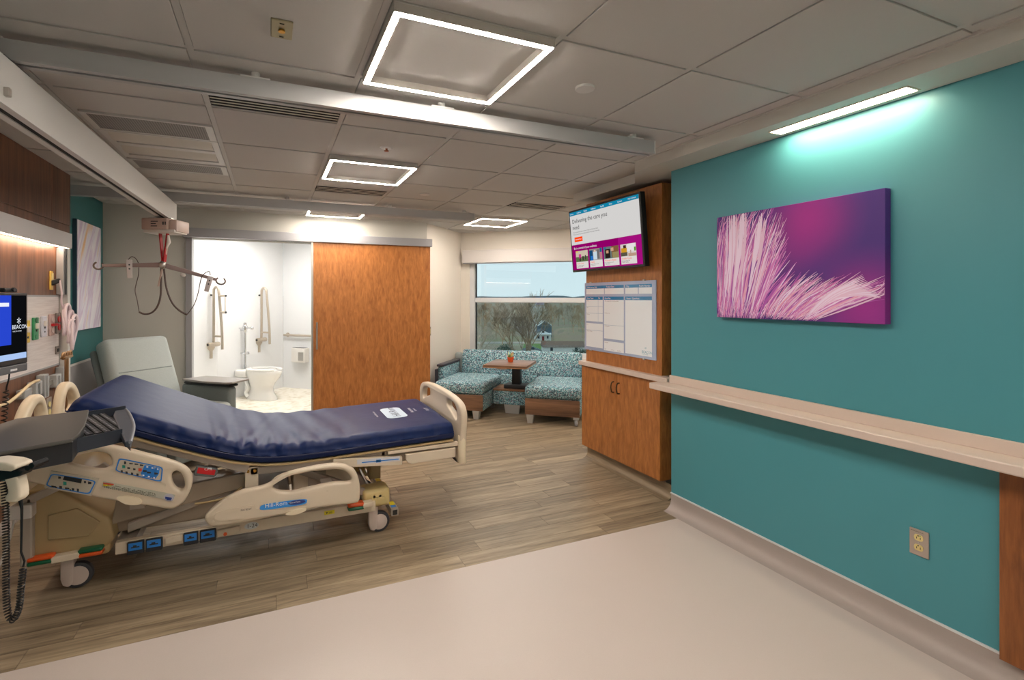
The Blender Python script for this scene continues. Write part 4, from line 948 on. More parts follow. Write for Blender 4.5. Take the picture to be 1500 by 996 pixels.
# lower head cover (sloped moulded shroud) and base
mb=MB(); mb.prism([(-1.04,2.98,.20),(-1.04,2.98,.52),(-.93,2.98,.52),(-.72,2.98,.34),(-.70,2.98,.235),(-.74,2.98,.20)],(0,.70,0)); sh=mb.build('head_shroud',BTD,bed,bevel=.015,seg=3,smooth=.6)
mb=MB(); mb.prism([(-.955,2.978,.285),(-.955,2.978,.40),(-.845,2.978,.415),(-.755,2.978,.335),(-.80,2.978,.275)],(0,-.012,0)); mb.build('shroud_panel',mat('shroud_tan',(164,142,104),.45),sh,bevel=.004)
mb=MB(); mb.box(-1.055,2.955,.18,-1.005,3.70,.50); mb.build('head_bumper',BFR,bed,bevel=.01)
mb=MB(); mb.box(-1.10,2.93,.41,-1.0,2.99,.475); mb.build('bumper_roller_block',mat('bumper_white',(214,208,204),.45),bed,bevel=.006)
mb=MB(); mb.prism([(-1.03,2.955,.50),(-.74,2.955,.62),(-.72,2.955,.60),(-1.03,2.955,.46)],(0,.03,0)); mb.build('head_brace',BFR,bed,bevel=.004)
# base frame
for Y in (2.985,3.64):
    mb=MB(); mb.box(-.70,Y,.155,.57,Y+.035,.215); mb.build('base_side_rail',BG,bed,bevel=.004)
mb=MB(); mb.box(-.70,3.02,.165,-.62,3.64,.215); mb.build('base_cross_rail',BFR,bed); mb=MB(); mb.box(.50,3.02,.165,.57,3.64,.215); mb.build('base_cross_rail',BFR,bed)
mb=MB(); mb.box(-.74,3.06,.235,.10,3.60,.33); mb.build('lift_housing',BT,bed,bevel=.01)
mb=MB(); mb.box(.12,3.10,.23,.46,3.58,.47); mb.build('control_box',BG,bed,bevel=.008)
mb=MB(); mb.box(.20,3.095,.30,.30,3.10,.40); mb.build('control_hatch',BFR,bed)
# angled lift arms
for Y in (3.03,3.60):
    mb=MB(); a=Vector((-.66,Y,.235)); b=Vector((-.22,Y,.36)); up=Vector((0,0,.045))
    mb.prism([a,b,b+up,a+up],(0,.035,0)); mb.build('lift_arm',BFR,bed,bevel=.006)
    mb=MB(); mb.cyl((-.225,Y-.01,.385),(-.225,Y+.045,.385),.030,n=18); mb.build('arm_pivot',BFR,bed,bevel=.004,smooth=.6)
    mb=MB(); a=Vector((.52,Y,.23)); b=Vector((.10,Y,.44)); mb.prism([a,b,b+up,a+up],(0,.035,0)); mb.build('lift_arm',BFR,bed,bevel=.006)
mb=MB(); mb.prism([(-.72,3.0,.30),(-.12,3.0,.395),(-.12,3.0,.475),(-.70,3.0,.42)],(0,.03,0)); mb.build('upper_side_frame',BT,bed,bevel=.006)
mb=MB(); mb.box(-.125,2.955,.40,-.06,2.985,.515); po=mb.build('rail_post',BG,bed,bevel=.004)
for x in (-.11,-.077): mb=MB(); mb.cyl((x,2.956,.495),(x,2.948,.495),.008,n=12); mb.build('bolt',mat('brass_bolt',(150,112,50),.3,1),po)
mb=MB(); mb.tube(catmull([(-.36,2.99,.35),(-.28,2.985,.352),(-.2,2.985,.365),(-.14,3.0,.40)],6,False),.006,8); mb.build('cable',BTD,bed,smooth=1)
# casters
def caster(x,y,ang,near=True):
    e=bpy.data.objects.new('caster',None)
    z=.0625
    M=Matrix.Translation((x,y,0))@Matrix.Rotation(ang,4,'Z')
    q=MB(); q.cyl(M@Vector((0,-.017,z)),M@Vector((0,.017,z)),.0625,n=28); w=q.build('wheel',mat('caster_tyre',(62,62,68),.5),bed,bevel=.008,smooth=.6)
    q=MB(); q.cyl(M@Vector((0,-.021,z)),M@Vector((0,.021,z)),.047,n=24); q.build('hub_cover',mat('caster_cover',(214,196,188),.4),w,bevel=.006,smooth=.6)
    q=MB(); q.prism([M@Vector(v) for v in ((-.066,-.024,.055),(-.058,-.024,.025),(-.035,-.024,.012),(-.012,-.024,.03),(-.01,-.024,.16),(-.066,-.024,.16))],M.to_3x3()@Vector((0,.048,0))); q.build('caster_fork',MATS['caster_cover'],w,bevel=.010,smooth=.6)
    return w
caster(-.865,3.06,0); caster(.605,3.06,0); caster(-.865,3.62,0); caster(.605,3.62,0)
# caster housings and brake pedals
mb=MB(); mb.box(-.93,2.985,.165,-.72,3.14,.255); mb.build('caster_housing',BTD,bed,bevel=.02,seg=3,smooth=.6)
mb=MB(); mb.box(.50,3.0,.170,.66,3.14,.275); mb.build('caster_housing',mat('housing_yellowed',(206,184,128),.45),bed,bevel=.02,seg=3,smooth=.6)
mb=MB(); mb.box(-.93,3.54,.165,-.72,3.69,.255); mb.build('caster_housing',BTD,bed,bevel=.02,seg=3,smooth=.6); mb=MB(); mb.box(.50,3.54,.170,.66,3.68,.275); mb.build('caster_housing',MATS['housing_yellowed'],bed,bevel=.02,seg=3,smooth=.6)
YP=2.945
def pedal(p0,p1,m1,m2):
    a=wy(*p0,YP); b=wy(*p1,YP)
    for m,dz in ((m1,.0),(m2,-.019)):
        q=MB(); q.prism([a+Vector((0,0,dz)),b+Vector((0,0,dz)),b+Vector((0,0,dz+.019)),a+Vector((0,0,dz+.019))],(0,.06,0)); o=q.build('brake_pedal',m,bed,bevel=.008,seg=3,smooth=.6)
pedal((38,826),(78,819),ORG,GRN); pedal((113,813),(150,807),GRN,ORG); pedal((510,745),(534,741.5),ORG,GRN)
mb=MB(); mb.prism([wy(74,827,YP),wy(116,818,YP),wy(116,809,YP),wy(74,817,YP)],(0,.05,0)); mb.build('pedal_yoke',BG,bed,bevel=.004)
mb=MB(); mb.prism([wy(532,745,YP),wy(547,742,YP),wy(547,735,YP),wy(532,738,YP)],(0,.05,0)); mb.build('pedal_yoke',BG,bed,bevel=.004)
# foot pedal switches along the near base rail
BLK=mat('pedal_black',(40,42,48),.35)
YQ=2.984
for (xa,xb,ya,yb) in ((187,212,794,790),(214,239,790,786),(269,291,779,776),(293,317,776,772)):
    a=wy(xa,ya,YQ); b=wy(xb,yb,YQ)
    q=MB(); q.prism([(a.x,YQ,.150),(b.x,YQ,.150),(b.x,YQ,.213),(a.x,YQ,.213)],(0,-.018,0)); w=q.build('foot_switch',BLK,bed,bevel=.005,seg=2)
    q=MB(); q.prism([(a.x+.007,YQ-.0185,.172),(b.x-.007,YQ-.0185,.172),(b.x-.007,YQ-.0185,.208),(a.x+.007,YQ-.0185,.208)],(0,-.0015,0)); w2=q.build('switch_label',BLU,w)
    q=MB(); q.box(a.x+.018,YQ-.0212,.184,b.x-.018,YQ-.0202,.190); q.box(a.x+.026,YQ-.0212,.190,b.x-.030,YQ-.0202,.197); q.build('switch_icon',INK,w)
mb=MB(); mb.prism([wy(318,786,YQ),wy(352,777,YQ),wy(352,768,YQ),wy(318,775,YQ)],(0,-.02,0)); mb.build('sensor_box',BG,bed,bevel=.006)
c=wy(330,782,YQ-.02); mb=MB(); mb.cyl(c,c+Vector((0,-.004,0)),.009,n=14); mb.build('amber_button',ORG,bed)
mb=MB(); mb.prism([wy(242,797,YQ),wy(267,791,YQ),wy(267,782,YQ),wy(242,787,YQ)],(0,-.014,0)); mb.build('pedal_cover',BG,bed,bevel=.004)
c=wy(368.5,770,YQ-.001)
mb=MB(); mb.prism([c+Vector((.035*math.cos(a),0,.0185*math.sin(a))) for a in [2*math.pi*i/24 for i in range(24)]],(0,-.001,0)); mb.build('asset_sticker',mat('sticker_silver',(206,210,212),.35),bed)
FY=lambda px,py,Y,ax=(1,0,0): frame(wy(px,py,Y),ax,(0,0,1))
text('asset_number',[('1-24',.030,FY(361,774,YQ-.0025))],INK,bed)
yplate('warning_sticker',[(475,749),(490,746.5),(490,752),(475,754.5)],YQ-.0005,YEL,bed); text('sticker_print',[('▼ 500',.013,FY(477,753,YQ-.0022))],INK,bed)
# square bar across the foot of the base
mb=MB()
bx0,bz0=.655,.125
mb.prism([(bx0,2.945,bz0),(bx0+.042,2.945,bz0),(bx0+.042,2.945,bz0+.042),(bx0,2.945,bz0+.042)],(0,.74,0)); sb=mb.build('square_crossbar',BFR,bed,bevel=.002)
mb=MB(); mb.box(bx0+.007,2.9435,bz0+.007,bx0+.035,2.9448,bz0+.035); mb.build('bar_opening',BDK,sb)
for a,b,m in ((2.97,3.0,BLU),(3.005,3.06,YEL),(3.43,3.51,YEL)): mb=MB(); mb.box(bx0+.006,a,bz0+.0422,bx0+.036,b,bz0+.0432); mb.build('bar_sticker',m,sb)
for x in (.60,.565): mb=MB(); mb.cyl((x,3.0,.235),(x,3.60,.235),.008,n=10); mb.build('tie_rod',STEEL,bed,smooth=1)
mb=MB(); mb.prism([(.585,3.28,.24),(.66,3.28,.24),(.66,3.28,.45),(.60,3.28,.47)],(0,.10,0)); mb.build('foot_column',BTD,bed,bevel=.006)
# CPR release
cz=wy(302,691,2.93)
def yq(pts,Y): return [wy(a,b,Y) for a,b in pts]
mb=MB(); mb.prism(yq([(283,694),(288,682),(318,687),(319,693),(313,700),(284,697)],2.935),(0,.03,0)); cp=mb.build('release_handle',GREYP,bed,bevel=.005)
mb=MB(); mb.prism(yq([(288,693),(290.5,684.5),(316,688.5),(314,696)],2.9345),(0,-.0012,0)); mb.build('release_label',REDP,cp); text('release_print',[('CPR',.020,frame(wy(299,689,2.932),(1,0,-.12),(0,0,1)))],WHT,cp)
# ---- near side rails traced in their plane
YS=2.868
def zl(pts,ox,oy,s): return [(ox+a/s,oy+b/s) for a,b in pts]
def pl2(pts,Y): return [(wy(a,b,Y).x,wy(a,b,Y).z) for a,b in pts]
def sm(pts,k=4): return [(q.x,q.y) for q in catmull([(a,b,0) for a,b in pts],k)]
HR=lambda pts: pl2(zl(pts,30,640,4.5286),YS)
out=HR([(28,262),(45,285),(160,312),(330,345),(480,385),(650,418),(830,445),(990,470),(1040,458),(1090,420),(1130,345),(1143,270),(1120,215),(1060,172),(960,138),(830,104),(700,70),(560,47),(470,58),(370,80),(250,112),(130,148),(60,165),(32,200)])
hA=HR([(330,148),(420,108),(520,94),(585,108),(611,145),(606,180),(570,203),(510,207),(420,192),(340,172)])
hB=HR([(1003,262),(1012,232),(1040,220),(1070,238),(1088,280),(1090,325),(1072,345),(1040,335),(1015,305)])
hr=plate('head_side_rail',[sm(out),sm(hA),sm(hB)],.046,.015,MY(YS),BG,bed)
YF_=YS-.0238
def rp(name,pts,c,m,par=None,ox=30,oy=640,s=4.5286,th_=.0015,smoothk=0):
    w=zl(pts,ox,oy,s); P=[wy(a,b,YF_) for a,b in w]
    if smoothk: P=catmull(P,smoothk)
    q=MB(); q.prism([v+Vector((0,-c,0)) for v in P],(0,-th_,0)); return q.build(name,m,par or hr)
PANL=mat('panel_taupe',(196,186,168),.4)
rp('control_panel',[(160,333),(205,222),(524,274),(470,388)],.0005,PANL,th_=.006)
def ring(name,o,i,c,m,par,ox=30,oy=640,s=4.5286):
    w=[wy(a,b,YF_)+Vector((0,-c,0)) for a,b in zl(o,ox,oy,s)]; v=[wy(a,b,YF_)+Vector((0,-c,0)) for a,b in zl(i,ox,oy,s)]
    q=MB(); n=len(w); q.add(w+v,[(k,(k+1)%n,(k+1)%n+n,k+n) for k in range(n)]); return q.build(name,m,par)
def rr4(P,f=.16):
    out=[]
    for k in range(4):
        a,b,c=Vector(P[k-1]),Vector(P[k]),Vector(P[(k+1)%4])
        p=b+(a-b)*f; q=b+(c-b)*f
        for j in range(5): tq=j/4; out.append(tuple(p*(1-tq)**2+b*2*tq*(1-tq)+q*tq*tq))
    return out
ring('panel_border',rr4([(170,322),(208,238),(508,286),(462,380)]),rr4([(180,318),(213,246),(498,291),(456,371)]),.0072,BLU,hr)
rp('display',[(285,280),(296,256),(412,276),(406,304)],.0068,BLACK)
def icons(name,items,m):
    q=MB()
    for (x,y,w,h) in items: q.prism([wy(a,b,YF_)+Vector((0,-.0078,0)) for a,b in zl([(x,y+h+w*.15),(x,y),(x+w,y+w*.15),(x+w,y+h+w*.15)],30,640,4.5286)],(0,-.0006,0))
    o_=q.build(name,m,hr); o_['kind']='stuff'; return o_
icons('panel_icons',[(255,258,18,12),(210,318,30,7),(262,320,18,16),(300,330,28,8),(345,335,16,14),(378,338,14,18),(425,288,14,12),(452,292,22,14),(236,325,10,8),(330,342,10,8)],INK)
icons('panel_key',[(288,292,22,20)],TEALP)
rp('keypad_panel',[(628,225),(655,138),(945,198),(935,300)],.0,PANL,th_=.003)
ring('keypad_border',rr4([(628,225),(655,136),(948,198),(937,300)]),rr4([(637,221),(662,146),(938,203),(929,290)]),.0038,BLU,hr)
rp('keypad_blue_key',[(800,240),(825,185),(890,195),(893,230),(868,270),(812,262)],.0035,BLU); rp('keypad_blue_key',[(872,262),(898,198),(925,205),(922,240),(896,276),(876,272)],.0035,BLU)
icons('keypad_icons',[(690,158,14,16),(725,168,24,6),(760,172,24,6),(795,178,22,8),(712,196,18,10),(750,204,16,10),(668,216,14,14),(700,224,14,14),(736,232,14,14),(772,238,14,14),(815,215,26,9),(842,225,26,9),(890,232,24,9)],INK)
icons('keypad_key_marks',[(678,183,20,18)],TEALP); icons('keypad_call_key',[(785,203,22,18)],mat('key_red',(212,72,44),.4))
icons('keypad_arrows',[(838,190,12,8),(872,197,12,8),(908,205,10,8),(812,246,12,8),(848,254,12,8),(884,262,10,8)],WHT)
rp('instruction_label',rr4([(540,330),(550,292),(1028,382),(1010,425)],.06),.0,mat('label_stone',(188,186,170),.45))
rows=[]
rq=random.Random(3)
for k in range(4):
    for j in range(26): 
        if rq.random()<.85: rows.append((552+j*13.4+k*2,304+j*2.55+k*8,rq.uniform(7,12),3.6))
icons('instruction_print',rows,mat('print_grey',(120,118,104),.5)); icons('instruction_warning',[(552,298,70,7)],mat('warn_red',(200,70,40),.5)); icons('instruction_caution',[(552,308,55,6)],YEL)
rp('round_label',[(985+35*math.cos(a),401+25*math.sin(a)) for a in [2*math.pi*i/20 for i in range(20)]],.002,mat('label_lilac',(186,184,196),.4)); icons('round_label_print',[(962,392,44,8),(972,404,30,6)],NAVYL)
rp('grip_latch',[(640,400),(700,386),(780,398),(808,425),(780,445),(700,440)],.0,BGL,th_=.012,smoothk=3)
for (x,y) in ((160,200),(55,260),(655,118),(805,150),(605,220),(960,322),(520,345),(1050,398)):
    c=wy(30+x/4.5286,640+y/4.5286,YF_); q=MB(); q.cyl(c,c+Vector((0,-.0015,0)),.006,n=12); q.build('rail_screw',BG,hr)
# foot side rail
KR=lambda pts: pl2(zl(pts,280,640,4.6875),YS)
out=KR([(97,540),(105,580),(150,607),(280,592),(400,572),(650,522),(900,474),(1110,450),(1150,430),(1156,380),(1155,320),(1140,258),(1110,213),(1050,185),(960,180),(800,205),(680,235),(600,275),(540,312),(470,337),(370,357),(280,392),(200,440),(130,497)])
hA=KR([(562,332),(600,292),(680,262),(800,236),(950,219),(1030,220),(1075,245),(1096,282),(1070,301),(950,312),(800,345),(700,367),(615,366),(573,352)])
fr=plate('foot_side_rail',[sm(out),sm(hA)],.046,.015,MY(YS),BG,bed)
KP=dict(ox=280,oy=640,s=4.6875)
rp('rail_moulding',[(160,545),(175,518),(250,495),(440,465),(445,490),(640,505),(640,520),(420,555),(200,575),(165,562)],.0,BG,fr,th_=.004,**KP)
rp('brand_label',rr4([(468,505),(478,462),(798,418),(792,460)],.3)[::1],.0042,mat('brand_blue',(48,148,232),.35),fr,**KP)
rp('brand_lozenge',[(725+60*math.cos(a),446+15*math.sin(a)-8*math.cos(a)) for a in [2*math.pi*i/20 for i in range(20)]],.0058,NAVYL,fr,**KP)
text('brand_print',[('Hill-Rom',.030,frame(wy(280+505/4.6875,640+488/4.6875,YF_-.0078),(1,0,-.005),(0,0,1))),('VersaCare',.0125,frame(wy(280+675/4.6875,640+459/4.6875,YF_-.0078),(1,0,-.005),(0,0,1)))],WHT,fr)
text('rail_print',[('PATIENT',.013,frame(wy(280+340/4.6875,640+510/4.6875,YF_-.006),(1,0,0),(0,0,1)))],INK,fr)
rp('grip_latch',[(650,520),(700,500),(780,485),(790,492),(775,508),(720,528),(655,530)],.0,BGL,fr,th_=.010,smoothk=3,**KP)
for (x,y) in ((310,420),(525,355),(755,398),(935,370),(920,452),(360,542),(150,582)):
    c=wy(280+x/4.6875,640+y/4.6875,YF_); q=MB(); q.cyl(c,c+Vector((0,-.0015,0)),.006,n=12); q.build('rail_screw',BG,fr)
# brackets that carry the rails
for q_ in ((-.62,2.89,.40,-.56,3.01,.45),(-.02,2.89,.33,.04,3.02,.38),(.26,2.89,.33,.32,3.02,.38)): mb=MB(); mb.box(*q_); mb.build('rail_bracket',BFR,bed)
# far side rails, stowed
for x0_,x1_,z0_,z1_ in ((-.95,-.40,.46,.66),(-.20,.42,.27,.44)):
    o=[(q[0],q[1]) for q in rrect((x0_+x1_)/2,(z0_+z1_)/2,x1_-x0_,z1_-z0_,.07)]; hl=[(q[0],q[1]) for q in rrect((x0_+x1_)/2,z1_-.07,(x1_-x0_)*.55,.06,.029)]
    plate('far_side_rail',[o,hl],.04,.012,MY(3.84),BG,bed)
for q_ in ((-.62,3.66,.46,-.56,3.83,.50),(-.02,3.66,.30,.04,3.83,.34)): mb=MB(); mb.box(*q_); mb.build('rail_bracket',BFR,bed)
# ================================================================== HEADWALL
hw=thing('headwall_unit','walnut headwall unit with white service panel beside the teal left wall','headwall',(XL,3.45,0))
HY0,HY1=2.40,4.71; XF=-1.38; XI=-1.45
ys=[HY0,2.95,3.62,4.36,HY1]
for a,b in zip(ys[:-1],ys[1:]):
    mb=MB(); mb.box(XL+.001,a+.0012,1.955,XF,b-.0012,CZ-.006); mb.build('upper_panel',WALNUT,hw,bevel=.002)
mb=MB(); mb.box(XL+.001,HY0,1.902,XF-.004,HY1,1.952); mb.build('light_valance',WALNUT,hw)
mb=MB(); mb.box(XL+.001,HY0,1.435,XI,HY1-.0,1.90); mb.build('middle_panel',WALNUT,hw)
WP=bpy.data.materials.new('white_textured_laminate'); WP.use_nodes=True; t=WP.node_tree; p=t.nodes['Principled BSDF']; p.inputs['Roughness'].default_value=.4
tc=t.nodes.new('ShaderNodeTexCoord'); mp=t.nodes.new('ShaderNodeMapping'); mp.inputs['Scale'].default_value=(4,4,110); n=t.nodes.new('ShaderNodeTexNoise'); n.inputs['Scale'].default_value=1; n.inputs['Detail'].default_value=3
cr=t.nodes.new('ShaderNodeValToRGB'); cr.color_ramp.elements[0].position=.35; cr.color_ramp.elements[0].color=(*lin((212,203,201)),1); cr.color_ramp.elements[1].position=.6; cr.color_ramp.elements[1].color=(*lin((226,219,217)),1)
t.links.new(tc.outputs['Object'],mp.inputs[0]); t.links.new(mp.outputs[0],n.inputs['Vector']); t.links.new(n.outputs[0],cr.inputs[0]); t.links.new(cr.outputs[0],p.inputs['Base Color'])
mb=MB(); mb.box(XL+.001,HY0,.925,XI,HY1-.0,1.43); mb.build('service_panel',WP,hw)
for z in (1.424,.918): mb=MB(); mb.box(XI-.01,HY0,z,XI+.006,HY1-.0,z+.012); mb.build('panel_trim',ALUG,hw)
mb=MB(); mb.box(XL+.001,HY0,.10,XI,HY1-.0,.916); mb.build('lower_panel',WALNUT,hw)
mb=MB(); mb.box(XI,HY1-.055,1.44,XI+.045,HY1+.01,1.785); mb.build('pole_channel',ALUG,hw,bevel=.004); mb=MB(); mb.box(XL+.001,HY1+.015,.10,XI+.05,HY1+.07,1.785); mb.build('side_post',ALU,hw,bevel=.003)
mb=MB(); mb.box(XI+.046,HY1-.035,1.44,XI+.052,HY1-.01,1.78); mb.build('channel_slot',DGREY,hw)
mb=MB(); mb.box(XL+.001,HY0,0,XI-.02,HY1,.10); mb.build('plinth',BASEV,hw)
# over-bed light
ol=thing('overbed_light','long white over-bed light glowing underneath on the walnut headwall','light',(XF-.02,3.45,1.79))
mb=MB(); mb.prism([(XI+.001,HY0+.05,1.795),(XF+.012,HY0+.05,1.782),(XF+.016,HY0+.05,1.79),(XF+.016,HY0+.05,1.895),(XI+.001,HY0+.05,1.898)],(0,HY1-HY0-.07,0)); mb.build('housing',mat('overbed_white',(206,203,204),.4),ol,bevel=.003)
mb=MB(); mb.prism([(XI+.012,HY0+.08,1.7935),(XF+.006,HY0+.08,1.7815),(XF+.006,HY0+.08,1.7795),(XI+.012,HY0+.08,1.7915)],(0,HY1-HY0-.13,0)); mb.build('diffuser',emat('overbed_glow',(255,226,196),LIGHT_BED),ol)
# service outlets
def outlet(name,label,y,z0,z1,w,pm,knobs,cat='outlet'):
    th=thing(name,label,cat,(XI,y,z0)); q=MB(); q.box(XI+.0005,y-w/2,z0,XI+.012,y+w/2,z1); q.build('plate',pm,th,bevel=.004)
    for (dy,dz,r,h,m,kn) in knobs:
        c=Vector((XI+.012,y+dy,z0+(z1-z0)*dz)); q=MB()
        if r>0: q.cyl(c,c+Vector((h,0,0)),r,n=16)
        else: q.box(c.x,c.y+r,c.z+r*kn[1],c.x+h,c.y-r,c.z-r*kn[1])
        q.build(kn if isinstance(kn,str) else kn[0],m,th,bevel=.002)
    return th
zA,zB=1.145,1.285
GRNO=mat('oxygen_green',(46,140,92),.4); YELO=mat('air_yellow',(226,190,60),.4); WHO=mat('vacuum_white',(206,208,220),.4); PKO=mat('plate_rose',(188,160,156),.4); DKO=mat('plate_steel_dark',(150,140,136),.35,.5); RDO=mat('red_receptacle',(196,30,36),.4)
outlet('medical_air_outlet','yellow medical air outlet on the white headwall panel, half behind the monitor',4.155,zA-.02,zB-.015,.075,YELO,[(0,.6,-.018,.012,BEIW,('adapter',1)),(0,.25,.008,.004,DGREY,'port')])
outlet('oxygen_outlet','green oxygen outlet on the white headwall panel',4.285,zA-.01,zB,.082,GRNO,[(0,.62,-.018,.012,BEIW,('adapter',1)),(0,.88,.018,.004,mat('oxygen_dark',(20,100,60),.4),'port_ring'),(0,.42,.008,.004,DGREY,'port'),(0,.15,.014,.003,GRNO,'index_disc')])
outlet('vacuum_outlet','white vacuum outlet with clear adapter on the white headwall panel',4.42,zA,zB+.004,.082,WHO,[(0,.65,-.018,.012,BEIW,('adapter',1)),(0,.45,.008,.004,DGREY,'port'),(0,.25,.006,.003,DGREY,'keyhole')])
outlet('suction_regulator','rose-tinted outlet plate with a red lever on the white headwall panel',4.555,zA,zB+.014,.085,PKO,[(0,.75,.022,.006,mat('rose_disc',(200,180,176),.4),'upper_disc'),(0,.25,.022,.006,mat('rose_disc',(200,180,176),.4),'lower_disc'),(.012,.5,-.036,.02,RDO,('lever',.22))])
outlet('emergency_receptacle','steel plate with two round red power sockets beside the headwall pole',4.675,zA+.008,zB+.02,.07,DKO,[(0,.68,.024,.006,RDO,'socket'),(0,.30,.024,.006,RDO,'socket')])
th=thing('data_plate','small steel plate low on the white headwall panel behind the coiled tubing','plate',(XI,4.68,1.0)); mb=MB(); mb.box(XI+.0005,4.64,1.0,XI+.008,4.70,1.06); mb.build('plate',DKO,th,bevel=.003); mb=MB(); mb.box(XI+.0085,4.655,1.018,XI+.012,4.685,1.042); mb.build('jack',BLACK,th)
th=thing('yellow_outlet','yellow outlet plate with a black angled plug on the walnut panel','outlet',(XI,4.53,1.5)); zo=wx(84,425,XI).z
mb=MB(); mb.box(XI+.0005,4.53,zo,XI+.010,4.60-.022,zo+.135); mb.build('plate',mat('outlet_yellow',(206,170,80),.4),th,bevel=.003)
mb=MB(); mb.box(XI+.0102,4.538,zo+.07,XI+.014,4.57,zo+.12); mb.build('socket',IV,th); mb=MB(); mb.prism([(XI+.0102,4.538,zo+.03),(XI+.05,4.55,zo+.055),(XI+.05,4.55,zo+.085),(XI+.0102,4.538,zo+.068)],(0,.03,0)); mb.build('plug',BLACK,th,bevel=.004)
# coiled tubing hanging from the plug
ct=thing('coiled_tubing','bundle of pale lilac coiled tubing hanging on the headwall pole','tubing',(XI+.07,4.62,1.05)); LIL=mat('tubing_lilac',(222,206,214),.35)
mb=MB(); mb.tube(catmull([(XI+.05,4.565,zo+.07),(XI+.06,4.57,zo-.02),(XI+.05,4.60,1.38),(XI+.06,4.63,1.30)],6,False),.006,8); mb.build('lead',LIL,ct,smooth=1)
rt=random.Random(8)
for k in range(5):
    cy=4.64+rt.uniform(-.02,.03); cz=1.20+rt.uniform(-.05,.06); ry=rt.uniform(.03,.06); rz=rt.uniform(.07,.13); tl=rt.uniform(-.3,.1)
    pts=[]
    for i in range(24):
        a=2*math.pi*i/24; y=ry*math.cos(a); z=rz*math.sin(a); pts.append((XI+.062+.012*k+.006*math.sin(2*a),cy+y*math.cos(tl)-z*math.sin(tl),cz+y*math.sin(tl)+z*math.cos(tl)))
    mb=MB(); mb.tube(pts,.011,8,closed=True); mb.build('tubing_loop',LIL,ct,smooth=1)
mb=MB(); mb.tube([(XI+.09+.02*math.cos(a),4.65+.03*math.sin(a),1.255) for a in [2*math.pi*i/16 for i in range(16)]],.006,6,closed=True); mb.build('tie',LIL,ct,smooth=1)
# equipment rail with clamp blocks
er=thing('equipment_rail','pale grey equipment rail with clamp blocks low on the headwall','rail',(XI,4.35,.77)); ERM=mat('rail_block_grey',(172,176,178),.45)
mb=MB(); mb.box(XI+.018,3.98,.800,XI+.030,4.705,.835); mb.build('rail_bar',STEEL,er,bevel=.003)
for y,z0,z1,w in ((4.22,.775,.865,.10),(4.34,.735,.895,.07),(4.555,.775,.865,.09),(4.665,.735,.905,.05)):
    mb=MB(); mb.box(XI+.0005,y-w/2,z0,XI+.05,y+w/2,z1); mb.build('clamp_block',ERM,er,bevel=.004)
    mb=MB(); mb.box(XI+.051,y-w*.15,z0+.01,XI+.06,y+w*.15,z1-.01); mb.build('block_rib',ERM,er,bevel=.002)
mb=MB(); mb.box(XI+.0005,4.02,.785,XI+.045,4.12,.84); mb.build('end_bracket',ERM,er,bevel=.004)
th=thing('bed_outlet','steel duplex plate with ivory sockets low on the walnut panel behind the headboard','outlet',(XI,4.52,.6)); zz_=wx(84,600,XI).z
mb=MB(); mb.box(XI+.0005,4.47,zz_-.03,XI+.007,4.56,zz_+.12); mb.build('plate',MATS['outlet_steel'],th,bevel=.003)
for k in (0,.055): mb=MB(); mb.cyl((XI+.0072,4.515,zz_+.018+k),(XI+.011,4.515,zz_+.018+k),.02,n=16); mb.build('socket',IV,th)
# IV pole
ip=thing('infusion_pole','brass-toned infusion pole with clamp head standing by the headwall','pole',(-1.29,4.33,0)); BRS=mat('pole_brass',(176,140,104),.28,1)
mb=MB(); mb.cyl((-1.29,4.33,.03),(-1.29,4.33,1.0),.0125,n=14); mb.build('pole',BRS,ip,smooth=1)
for k in range(4):
    a=math.pi/4+k*math.pi/2; mb=MB(); mb.tube([(-1.29,4.33,.05),(-1.29+.14*math.cos(a)*.6,4.33+.14*math.sin(a),.02),(-1.29+.17*math.cos(a)*.6,4.33+.17*math.sin(a),.008)],.008,8); mb.build('base_leg',BRS,ip,smooth=1)
for dy in (-.06,-.02,.03,.075): mb=MB(); mb.tube([(-1.29,4.33+dy+.022*math.cos(q),1.022+.022*math.sin(q)) for q in [2*math.pi*i/14 for i in range(14)]],.006,8,closed=True); mb.build('clamp_ring',BRS,ip,smooth=1)
mb=MB(); mb.box(-1.305,4.26,1.0,-1.275,4.41,1.015); mb.build('clamp_bar',BRS,ip,bevel=.004)
# picture on the left wall
lp=thing('pastel_picture','tall pastel lilac and orange wave picture on the teal left wall','artwork',(XL,5.48,1.14))
PST=bpy.data.materials.new('pastel_wave_print'); PST.use_nodes=True; t=PST.node_tree; p=t.nodes['Principled BSDF']; p.inputs['Roughness'].default_value=.5
tc=t.nodes.new('ShaderNodeTexCoord'); mp=t.nodes.new('ShaderNodeMapping'); mp.vector_type='TEXTURE'; mp.inputs['Rotation'].default_value=(math.radians(-30),0,0); mp.inputs['Scale'].default_value=(1,.45,3.2)
n=t.nodes.new('ShaderNodeTexNoise'); n.inputs['Scale'].default_value=3.2; n.inputs['Detail'].default_value=5; n.inputs['Distortion'].default_value=.4
cr=t.nodes.new('ShaderNodeValToRGB'); e=cr.color_ramp.elements; e[0].position=.3; e[0].color=(*lin((190,186,222)),1); e[1].position=.72; e[1].color=(*lin((228,186,140)),1)
for ps,c in ((.40,(220,222,236)),(.48,(236,233,240)),(.55,(206,190,216)),(.62,(226,226,238))): q=e.new(ps); q.color=(*lin(c),1)
t.links.new(tc.outputs['Object'],mp.inputs[0]); t.links.new(mp.outputs[0],n.inputs['Vector']); t.links.new(n.outputs[0],cr.inputs[0]); t.links.new(cr.outputs[0],p.inputs['Base Color'])
